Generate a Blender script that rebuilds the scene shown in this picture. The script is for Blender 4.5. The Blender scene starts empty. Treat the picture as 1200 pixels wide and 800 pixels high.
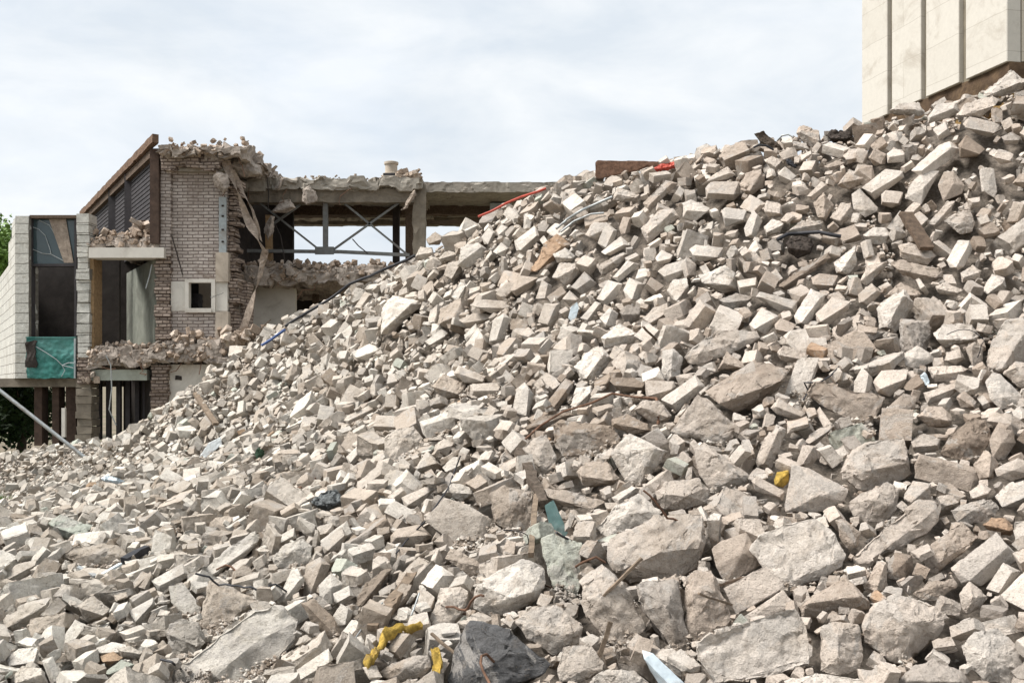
import bpy, bmesh, math, random
import numpy as np
from mathutils import Vector, Matrix, Quaternion, noise, Euler

random.seed(7)
rng = np.random.default_rng(11)
scene = bpy.context.scene
COL = scene.collection
F = 1167.0          # focal length in photo pixels (1200 wide)
EYE = 2.2           # camera height
HU, HV = 600.0, 450.0

def W(u, v, Y):
    return Vector(((u - HU) / F * Y, Y, EYE + (HV - v) / F * Y))

# ------------------------------------------------------------------ nodes
def new_mat(name):
    m = bpy.data.materials.new(name)
    m.use_nodes = True
    nt = m.node_tree
    nt.nodes.clear()
    out = nt.nodes.new('ShaderNodeOutputMaterial')
    b = nt.nodes.new('ShaderNodeBsdfPrincipled')
    nt.links.new(b.outputs[0], out.inputs[0])
    b.inputs['Roughness'].default_value = 0.9
    try:
        b.inputs['Specular IOR Level'].default_value = 0.25
    except Exception:
        pass
    return m, nt, b

def nd(nt, typ, **kw):
    n = nt.nodes.new(typ)
    for k, v in kw.items():
        setattr(n, k, v)
    return n

def mixc(nt, fac, a, b, mode='MIX'):
    n = nd(nt, 'ShaderNodeMix', data_type='RGBA', blend_type=mode)
    for sock, val in ((n.inputs['Factor'], fac), (n.inputs[6], a), (n.inputs[7], b)):
        if hasattr(val, 'is_linked'):
            nt.links.new(val, sock)
        elif isinstance(val, (int, float)):
            sock.default_value = val
        else:
            sock.default_value = (*val[:3], 1)
    return n.outputs[2]

def ramp(nt, src, stops):
    n = nd(nt, 'ShaderNodeValToRGB')
    el = n.color_ramp.elements
    while len(el) < len(stops):
        el.new(0.5)
    for e, (p, c) in zip(el, stops):
        e.position = p
        e.color = (c, c, c, 1) if isinstance(c, (int, float)) else (*c, 1)
    nt.links.new(src, n.inputs[0])
    return n.outputs[0]

def noise_tex(nt, vec, scale, detail=6, rough=0.6, dist=0.0):
    n = nd(nt, 'ShaderNodeTexNoise')
    n.inputs['Scale'].default_value = scale
    n.inputs['Detail'].default_value = detail
    n.inputs['Roughness'].default_value = rough
    n.inputs['Distortion'].default_value = dist
    if vec is not None:
        nt.links.new(vec, n.inputs['Vector'])
    return n.outputs[0]

def bump(nt, b, h, strength, dist=0.01, prev=None):
    n = nd(nt, 'ShaderNodeBump')
    n.inputs['Strength'].default_value = strength
    n.inputs['Distance'].default_value = dist
    nt.links.new(h, n.inputs['Height'])
    if prev is not None:
        nt.links.new(prev, n.inputs['Normal'])
    nt.links.new(n.outputs[0], b.inputs['Normal'])
    return n.outputs[0]

def math_n(nt, op, a, b=None):
    n = nd(nt, 'ShaderNodeMath', operation=op)
    for i, val in enumerate((a, b)):
        if val is None:
            continue
        if hasattr(val, 'is_linked'):
            nt.links.new(val, n.inputs[i])
        else:
            n.inputs[i].default_value = val
    return n.outputs[0]

def stone_material(name, per_object):
    m, nt, b = new_mat(name)
    tc = nd(nt, 'ShaderNodeTexCoord')
    if per_object:
        oi = nd(nt, 'ShaderNodeObjectInfo')
        tone = oi.outputs['Color']
        geo = nd(nt, 'ShaderNodeNewGeometry')
        vec = geo.outputs['Position']
    else:
        at = nd(nt, 'ShaderNodeAttribute')
        at.attribute_name = 'tone'
        tone = at.outputs['Color']
        vec = tc.outputs['Object']
    n1 = noise_tex(nt, vec, 3.5, 5, 0.65, 0.4)
    n2 = noise_tex(nt, vec, 26, 7, 0.7)
    n3 = noise_tex(nt, vec, 110, 3, 0.7)
    c = mixc(nt, 1.0, tone, ramp(nt, n1, [(0.28, (0.80, 0.76, 0.71)), (0.5, (1.0, 0.99, 0.97)), (0.72, (1.15, 1.13, 1.10))]), 'MULTIPLY')
    c = mixc(nt, 1.0, c, ramp(nt, n2, [(0.25, (0.55, 0.52, 0.48)), (0.43, (0.97, 0.965, 0.955)), (0.75, (1.14, 1.14, 1.14))]), 'MULTIPLY')
    # aggregate specks and pits
    vo = nd(nt, 'ShaderNodeTexVoronoi')
    vo.inputs['Scale'].default_value = 42
    nt.links.new(vec, vo.inputs['Vector'])
    c = mixc(nt, 1.0, c, ramp(nt, n3, [(0.3, 0.80), (0.5, 1.0), (0.72, 1.14)]), 'MULTIPLY')
    sp = ramp(nt, vo.outputs['Distance'], [(0.10, 1.0), (0.24, 0.0)])
    gate = ramp(nt, noise_tex(nt, vec, 5.0, 2), [(0.44, 0.0), (0.60, 0.75)])
    fac = math_n(nt, 'MULTIPLY', sp, gate)
    c = mixc(nt, fac, c, (0.17, 0.145, 0.12))
    # brown earth staining with its own outline
    st = ramp(nt, noise_tex(nt, vec, 1.7, 8, 0.72, 0.6), [(0.56, 0.0), (0.68, 0.5)])
    c = mixc(nt, st, c, (0.25, 0.20, 0.155))
    # grey mortar skins left on some faces
    gm = ramp(nt, noise_tex(nt, vec, 2.3, 9, 0.7, 1.2), [(0.545, 0.0), (0.575, 0.55)])
    c = mixc(nt, gm, c, mixc(nt, 1.0, (0.40, 0.37, 0.335), ramp(nt, n3, [(0.3, 0.75), (0.7, 1.2)]), 'MULTIPLY'))
    nt.links.new(c, b.inputs['Base Color'])
    b.inputs['Roughness'].default_value = 0.95
    b.inputs['Specular IOR Level'].default_value = 0.12
    h1 = bump(nt, b, n2, 1.0, 0.018)
    h2 = bump(nt, b, n3, 1.0, 0.007, h1)
    bump(nt, b, vo.outputs['Distance'], 0.25, 0.006, h2)
    return m

MAT_STONE = stone_material('broken_concrete', True)
MAT_RUBBLE = stone_material('broken_concrete_mixed', False)

def simple_mat(name, col, rough=0.85, scale=8, var=0.35, bmp=0.3, metallic=0.0, stain=None, stain_amt=0.5, coat=0.0):
    m, nt, b = new_mat(name)
    tc = nd(nt, 'ShaderNodeTexCoord')
    vec = tc.outputs['Object']
    n1 = noise_tex(nt, vec, scale, 7, 0.65, 0.3)
    lo = tuple(max(0, c * (1 - var)) for c in col)
    hi = tuple(min(0.9, c * (1 + var * 0.7)) for c in col)
    c = ramp(nt, n1, [(0.3, lo), (0.7, hi)])
    if stain:
        s = ramp(nt, noise_tex(nt, vec, scale * 0.35, 8, 0.75, 0.8), [(0.5, 0.0), (0.66, stain_amt)])
        c = mixc(nt, s, c, stain)
    nt.links.new(c, b.inputs['Base Color'])
    b.inputs['Roughness'].default_value = rough
    b.inputs['Metallic'].default_value = metallic
    if bmp:
        bump(nt, b, noise_tex(nt, vec, scale * 5, 6, 0.7), bmp, 0.02)
    return m

def brick_mat(name, c1, c2, mortar, bw=0.25, bh=0.075, msize=0.010, axis='xz', stain=(0.12, 0.09, 0.07), stain_amt=0.6, offset=0.5, bmp=0.8, grain=0.28):
    m, nt, b = new_mat(name)
    tc = nd(nt, 'ShaderNodeTexCoord')
    sep = nd(nt, 'ShaderNodeSeparateXYZ')
    nt.links.new(tc.outputs['Object'], sep.inputs[0])
    cmb = nd(nt, 'ShaderNodeCombineXYZ')
    if axis == 'xz':
        nt.links.new(sep.outputs[0], cmb.inputs[0])
    else:
        nt.links.new(sep.outputs[1], cmb.inputs[0])
    nt.links.new(sep.outputs[2], cmb.inputs[1])
    br = nd(nt, 'ShaderNodeTexBrick')
    br.offset = offset
    br.inputs['Color1'].default_value = (*c1, 1)
    br.inputs['Color2'].default_value = (*c2, 1)
    br.inputs['Mortar'].default_value = (*mortar, 1)
    br.inputs['Scale'].default_value = 1.0
    br.inputs['Mortar Size'].default_value = msize
    br.inputs['Mortar Smooth'].default_value = 0.25
    br.inputs['Brick Width'].default_value = bw
    br.inputs['Row Height'].default_value = bh
    # wobble so that courses are not ruler straight
    wob = nd(nt, 'ShaderNodeVectorMath', operation='MULTIPLY_ADD')
    nn = nd(nt, 'ShaderNodeTexNoise')
    nn.inputs['Scale'].default_value = 2.5
    nt.links.new(tc.outputs['Object'], nn.inputs['Vector'])
    nt.links.new(nn.outputs['Color'], wob.inputs[0])
    wob.inputs[1].default_value = (0.055, 0.045, 0)
    nt.links.new(cmb.outputs[0], wob.inputs[2])
    nt.links.new(wob.outputs[0], br.inputs['Vector'])
    c = br.outputs['Color']
    n2 = noise_tex(nt, tc.outputs['Object'], 12, 7, 0.7)
    c = mixc(nt, 1.0, c, ramp(nt, n2, [(0.3, 1 - grain), (0.7, 1 + grain * .5)]), 'MULTIPLY')
    s = ramp(nt, noise_tex(nt, tc.outputs['Object'], 1.1, 9, 0.75, 0.7), [(0.52, 0.0), (0.68, stain_amt)])
    c = mixc(nt, s, c, stain)
    nt.links.new(c, b.inputs['Base Color'])
    h = math_n(nt, 'SUBTRACT', n2, br.outputs['Fac'])
    bump(nt, b, h, bmp, 0.03)
    return m

# ------------------------------------------------------------------ objects
def link(o, parent=None):
    COL.objects.link(o)
    if parent is not None:
        o.parent = parent
    return o

def tag(o, label=None, cat=None, group=None, kind=None):
    if label: o['label'] = label
    if cat: o['category'] = cat
    if group: o['group'] = group
    if kind: o['kind'] = kind
    return o

def thing(name, label, cat, loc=(0, 0, 0), group=None):
    o = bpy.data.objects.new(name, None)
    o.location = loc
    o.empty_display_size = 0.2
    link(o)
    return tag(o, label, cat, group)

def mesh_np(name, V, Fc, mat, smooth_angle=None, tones=None):
    me = bpy.data.meshes.new(name)
    V = np.asarray(V, dtype=np.float32)
    Fc = np.asarray(Fc, dtype=np.int32)
    k = Fc.shape[1]
    me.vertices.add(len(V))
    me.vertices.foreach_set('co', V.ravel())
    me.loops.add(Fc.size)
    me.loops.foreach_set('vertex_index', Fc.ravel())
    me.polygons.add(len(Fc))
    me.polygons.foreach_set('loop_start', np.arange(0, Fc.size, k, dtype=np.int32))
    me.polygons.foreach_set('loop_total', np.full(len(Fc), k, dtype=np.int32))
    if tones is not None:
        at = me.attributes.new('tone', 'FLOAT_COLOR', 'POINT')
        at.data.foreach_set('color', np.asarray(tones, dtype=np.float32).ravel())
    me.update(calc_edges=True)
    if smooth_angle:
        me.polygons.foreach_set('use_smooth', np.ones(len(Fc), dtype=bool))
        me.set_sharp_from_angle(angle=math.radians(smooth_angle))
    if mat: me.materials.append(mat)
    return me

class MB:
    """collects shapes for one mesh, in world coordinates"""
    def __init__(s):
        s.bm = bmesh.new()
    def box(s, x0, x1, y0, y1, z0, z1, jit=0.0):
        vs = [s.bm.verts.new((x + random.uniform(-jit, jit), y + random.uniform(-jit, jit), z + random.uniform(-jit, jit)))
              for x in (x0, x1) for y in (y0, y1) for z in (z0, z1)]
        for f in ((0, 1, 3, 2), (4, 6, 7, 5), (0, 4, 5, 1), (2, 3, 7, 6), (0, 2, 6, 4), (1, 5, 7, 3)):
            s.bm.faces.new([vs[i] for i in f])
        return s
    def pbox(s, u0, v0, u1, v1, Y, depth, jit=0.0):
        a, b = W(u0, v1, Y), W(u1, v0, Y)
        return s.box(a.x, b.x, Y, Y + depth, a.z, b.z, jit)
    def bar(s, p, q, w, h=None, roll=None):
        p, q = Vector(p), Vector(q)
        h = h or w
        d = (q - p).normalized()
        up = Vector((0, 0, 1)) if abs(d.z) < 0.95 else Vector((0, 1, 0))
        a = d.cross(up).normalized() * w / 2
        c = a.cross(d).normalized() * h / 2
        vs = [s.bm.verts.new(e + i * a + j * c) for e in (p, q) for i in (-1, 1) for j in (-1, 1)]
        for f in ((0, 1, 3, 2), (4, 6, 7, 5), (0, 4, 5, 1), (2, 3, 7, 6), (0, 2, 6, 4), (1, 5, 7, 3)):
            s.bm.faces.new([vs[i] for i in f])
        return s
    def tube(s, pts, r, n=8, r_end=None):
        pts = [Vector(p) for p in pts]
        rings = []
        for i, p in enumerate(pts):
            d = (pts[min(i + 1, len(pts) - 1)] - pts[max(i - 1, 0)])
            d = d.normalized() if d.length > 1e-9 else Vector((0, 0, 1))
            up = Vector((0, 0, 1)) if abs(d.z) < 0.9 else Vector((0, 1, 0))
            a = d.cross(up).normalized(); c = a.cross(d).normalized()
            rr = r if r_end is None else r + (r_end - r) * i / max(1, len(pts) - 1)
            rings.append([s.bm.verts.new(p + rr * (math.cos(t) * a + math.sin(t) * c)) for t in [2 * math.pi * k / n for k in range(n)]])
        for A, B in zip(rings, rings[1:]):
            for k in range(n):
                s.bm.faces.new((A[k], A[(k + 1) % n], B[(k + 1) % n], B[k]))
        s.bm.faces.new(rings[0][::-1]); s.bm.faces.new(rings[-1])
        return s
    def lathe(s, c, prof, n=16):
        c = Vector(c)
        rings = [[s.bm.verts.new(c + Vector((r * math.cos(t), r * math.sin(t), z))) for t in [2 * math.pi * k / n for k in range(n)]] for r, z in prof]
        for A, B in zip(rings, rings[1:]):
            for k in range(n):
                s.bm.faces.new((A[k], A[(k + 1) % n], B[(k + 1) % n], B[k]))
        s.bm.faces.new(rings[0][::-1]); s.bm.faces.new(rings[-1])
        return s
    def quad(s, *ps):
        s.bm.faces.new([s.bm.verts.new(p) for p in ps])
        return s
    def prism(s, outline, d):
        """outline: world points (planar-ish), extruded by vector d"""
        d = Vector(d)
        A = [s.bm.verts.new(p) for p in outline]
        B = [s.bm.verts.new(Vector(p) + d) for p in outline]
        n = len(A)
        s.bm.faces.new(A); s.bm.faces.new(B[::-1])
        for i in range(n):
            s.bm.faces.new((A[i], B[i], B[(i + 1) % n], A[(i + 1) % n]))
        return s
    def rough(s, target=0.12, amp=0.03, scale=3.0, jag=0.0):
        """break up a mesh so that its faces and edges are worn"""
        bm = s.bm
        bmesh.ops.triangulate(bm, faces=bm.faces[:])
        for _ in range(7):
            le = [e for e in bm.edges if e.calc_length() > target]
            if not le: break
            bmesh.ops.subdivide_edges(bm, edges=le, cuts=1)
            bmesh.ops.triangulate(bm, faces=bm.faces[:])
        for v in bm.verts:
            v.co += noise.noise_vector(v.co * scale) * amp + noise.noise_vector(v.co * scale * 3.1) * amp * 0.5
        if jag:      # angular breaks
            for v in bm.verts:
                c = noise.voronoi(v.co * 3.2)[1][0]
                v.co += (noise.cell_vector(c * 37.7) - Vector((.5, .5, .5))) * jag
        return s
    def build(s, name, mat, parent=None, bevel=0.0, smooth=None):
        bm = s.bm
        if bevel:
            bmesh.ops.bevel(bm, geom=bm.edges[:], offset=bevel, segments=1, affect='EDGES', clamp_overlap=True)
        bmesh.ops.recalc_face_normals(bm, faces=bm.faces[:])
        base = parent.matrix_world.translation.copy() if parent is not None else None
        o_loc = Vector((0, 0, 0))
        root = parent
        while root is not None:
            o_loc += root.location
            root = root.parent
        if parent is None:
            cs = [v.co for v in bm.verts]
            o_loc = Vector((sum(c.x for c in cs) / len(cs), sum(c.y for c in cs) / len(cs), min(c.z for c in cs)))
        bmesh.ops.translate(bm, verts=bm.verts[:], vec=-o_loc)
        me = bpy.data.meshes.new(name)
        bm.to_mesh(me); bm.free()
        if smooth:
            me.polygons.foreach_set('use_smooth', np.ones(len(me.polygons), dtype=bool))
            me.set_sharp_from_angle(angle=math.radians(smooth))
        me.materials.append(mat)
        o = bpy.data.objects.new(name, me)
        link(o, parent)
        if parent is None: o.location = o_loc
        return o
# ------------------------------------------------------------------ the pile's shape
CREST = [(-60,548,21),(0,534,20.5),(60,526,20.5),(100,516,20),(140,518,20),(180,534,20),(215,530,20),(250,515,20),(285,488,19.5),
         (320,450,19),(380,381,17.5),(440,334,16),(480,307,15),(530,282,14),(560,266,13.5),(600,243,13),(640,219,12.5),
         (690,207,12.2),(740,197,12),(780,194,11.7),(830,174,11.3),(880,166,11.1),(930,160,10.9),(1000,152,10.7),
         (1060,128,10.5),(1120,123,10.3),(1170,106,10.1),(1200,94,10),(1300,55,9.8),(1420,40,9.6)]
INNER = [(0,800,5.6),(300,800,5.2),(600,800,4.9),(900,800,4.7),(1200,800,4.5),(1400,800,4.4),(-200,800,5.8),
         (0,700,7.2),(300,700,6.6),(600,700,5.6),(900,700,5.3),(1200,700,5.1),(-150,700,7.6),(1350,700,5.0),
         (0,620,10.3),(150,600,10),(300,600,8.6),(600,600,6.8),(900,600,6.2),(1200,600,5.8),
         (150,550,13),(300,550,10.5),(60,560,15.5),
         (250,533,14),(300,516,12.8),(450,500,10.2),(600,500,8.2),(900,500,7.1),(1200,500,6.6),(1350,500,6.3),
         (400,400,14.3),(500,400,11.8),(600,400,10),(750,400,8.8),(900,400,8.2),(1200,400,7.6),
         (600,300,11.6),(750,300,10.4),(900,300,9.5),(1050,300,9.1),(1200,300,8.7),(1350,300,8.3),
         (850,210,10.8),(950,210,10.2),(1050,200,9.9),(1200,180,9.35)]
_cp = []
for (u, v, Y) in CREST + INNER:
    p = W(u, v, Y); _cp.append((p.x, p.y, p.z))
for (u, v, Y) in CREST:          # the far side falls away again
    p = W(u, v, Y)
    k = max(0.0, min(1.0, (p.z - 1.0) / 3.0))
    _cp.append((p.x * 1.08, p.y + 1.6, p.z - 0.75 - 0.5 * k))
    _cp.append((p.x * 1.15, p.y + 4.0, max(0.15, p.z - 2.2 - 1.2 * k)))
for x in (-5, -3, -1, 1, 3, 5):
    _cp += [(x, 3.6, 0.42), (x, 2.4, 0.1), (x, 1.2, -0.05)]
_cp += [(-9.4, 18.2, 0.02), (-10.6, 18.5, 0.0), (-9.6, 16.5, 0.1), (-8.2, 14.5, 0.12), (-7.2, 13.4, 0.3), (-8.2, 16.2, 0.03), (-9.0, 15.4, 0.03), (-9.5, 13, 0.2)]
_cp = np.array(_cp)
_C, _z = _cp[:, :2], _cp[:, 2]
def _phi(r2):
    return 0.5 * r2 * np.log(np.maximum(r2, 1e-12))
_n = len(_C)
_A = np.zeros((_n + 3, _n + 3))
_A[:_n, :_n] = _phi(((_C[:, None] - _C[None]) ** 2).sum(-1)) + np.eye(_n) * 0.6
_A[:_n, _n] = 1; _A[:_n, _n + 1:] = _C
_A[_n, :_n] = 1; _A[_n + 1:, :_n] = _C.T
_w = np.linalg.solve(_A, np.concatenate([_z, [0, 0, 0]]))
GX0, GX1, GY0, GY1, GC = -15.0, 11.0, 1.2, 24.0, 0.03
NX, NY = int((GX1 - GX0) / GC), int((GY1 - GY0) / GC)
def tps(X, Y):
    sh = X.shape
    P = np.stack([X.ravel(), Y.ravel()], 1)
    out = np.empty(len(P))
    for i in range(0, len(P), 20000):
        q = P[i:i + 20000]
        out[i:i + 20000] = _phi(((q[:, None] - _C[None]) ** 2).sum(-1)) @ _w[:_n] + _w[_n] + q @ _w[_n + 1:]
    return out.reshape(sh)
# coarse evaluation, then bilinear refinement
_st = 6
_cx = np.arange(0, NX + _st, _st); _cy = np.arange(0, NY + _st, _st)
_Xc, _Yc = np.meshgrid(GX0 + _cx * GC, GY0 + _cy * GC, indexing='ij')
Tc = tps(_Xc, _Yc)
def _bil(ix, iy):
    fx, fy = ix / _st, iy / _st
    i = np.clip(fx.astype(int), 0, Tc.shape[0] - 2); j = np.clip(fy.astype(int), 0, Tc.shape[1] - 2)
    a, b = fx - i, fy - j
    return (Tc[i, j] * (1 - a) * (1 - b) + Tc[i + 1, j] * a * (1 - b) + Tc[i, j + 1] * (1 - a) * b + Tc[i + 1, j + 1] * a * b)
_I, _J = np.meshgrid(np.arange(NX), np.arange(NY), indexing='ij')
T = _bil(_I.astype(float), _J.astype(float))
T = np.maximum(T, -0.3)
def surf(x, y):
    i = np.clip(((np.asarray(x) - GX0) / GC).astype(int), 0, NX - 1)
    j = np.clip(((np.asarray(y) - GY0) / GC).astype(int), 0, NY - 1)
    return T[i, j]
_YS = np.arange(2.0, 23.5, 0.02)
MISSED = []
def ray_depth(u, v):
    """distance at which the sight line through photo pixel (u, v) meets the pile"""
    x = (u - HU) / F * _YS
    z = EYE + (HV - v) / F * _YS
    below = z < surf(x, _YS)
    k = np.argmax(below)
    if not below[k]:
        if u > 0 and u < 1200: MISSED.append((round(u), round(v), float((z - surf(x, _YS)).min())))
        # grazing: nearest approach
        k = int(np.argmin(z - surf(x, _YS)))
    return float(_YS[k])
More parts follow.
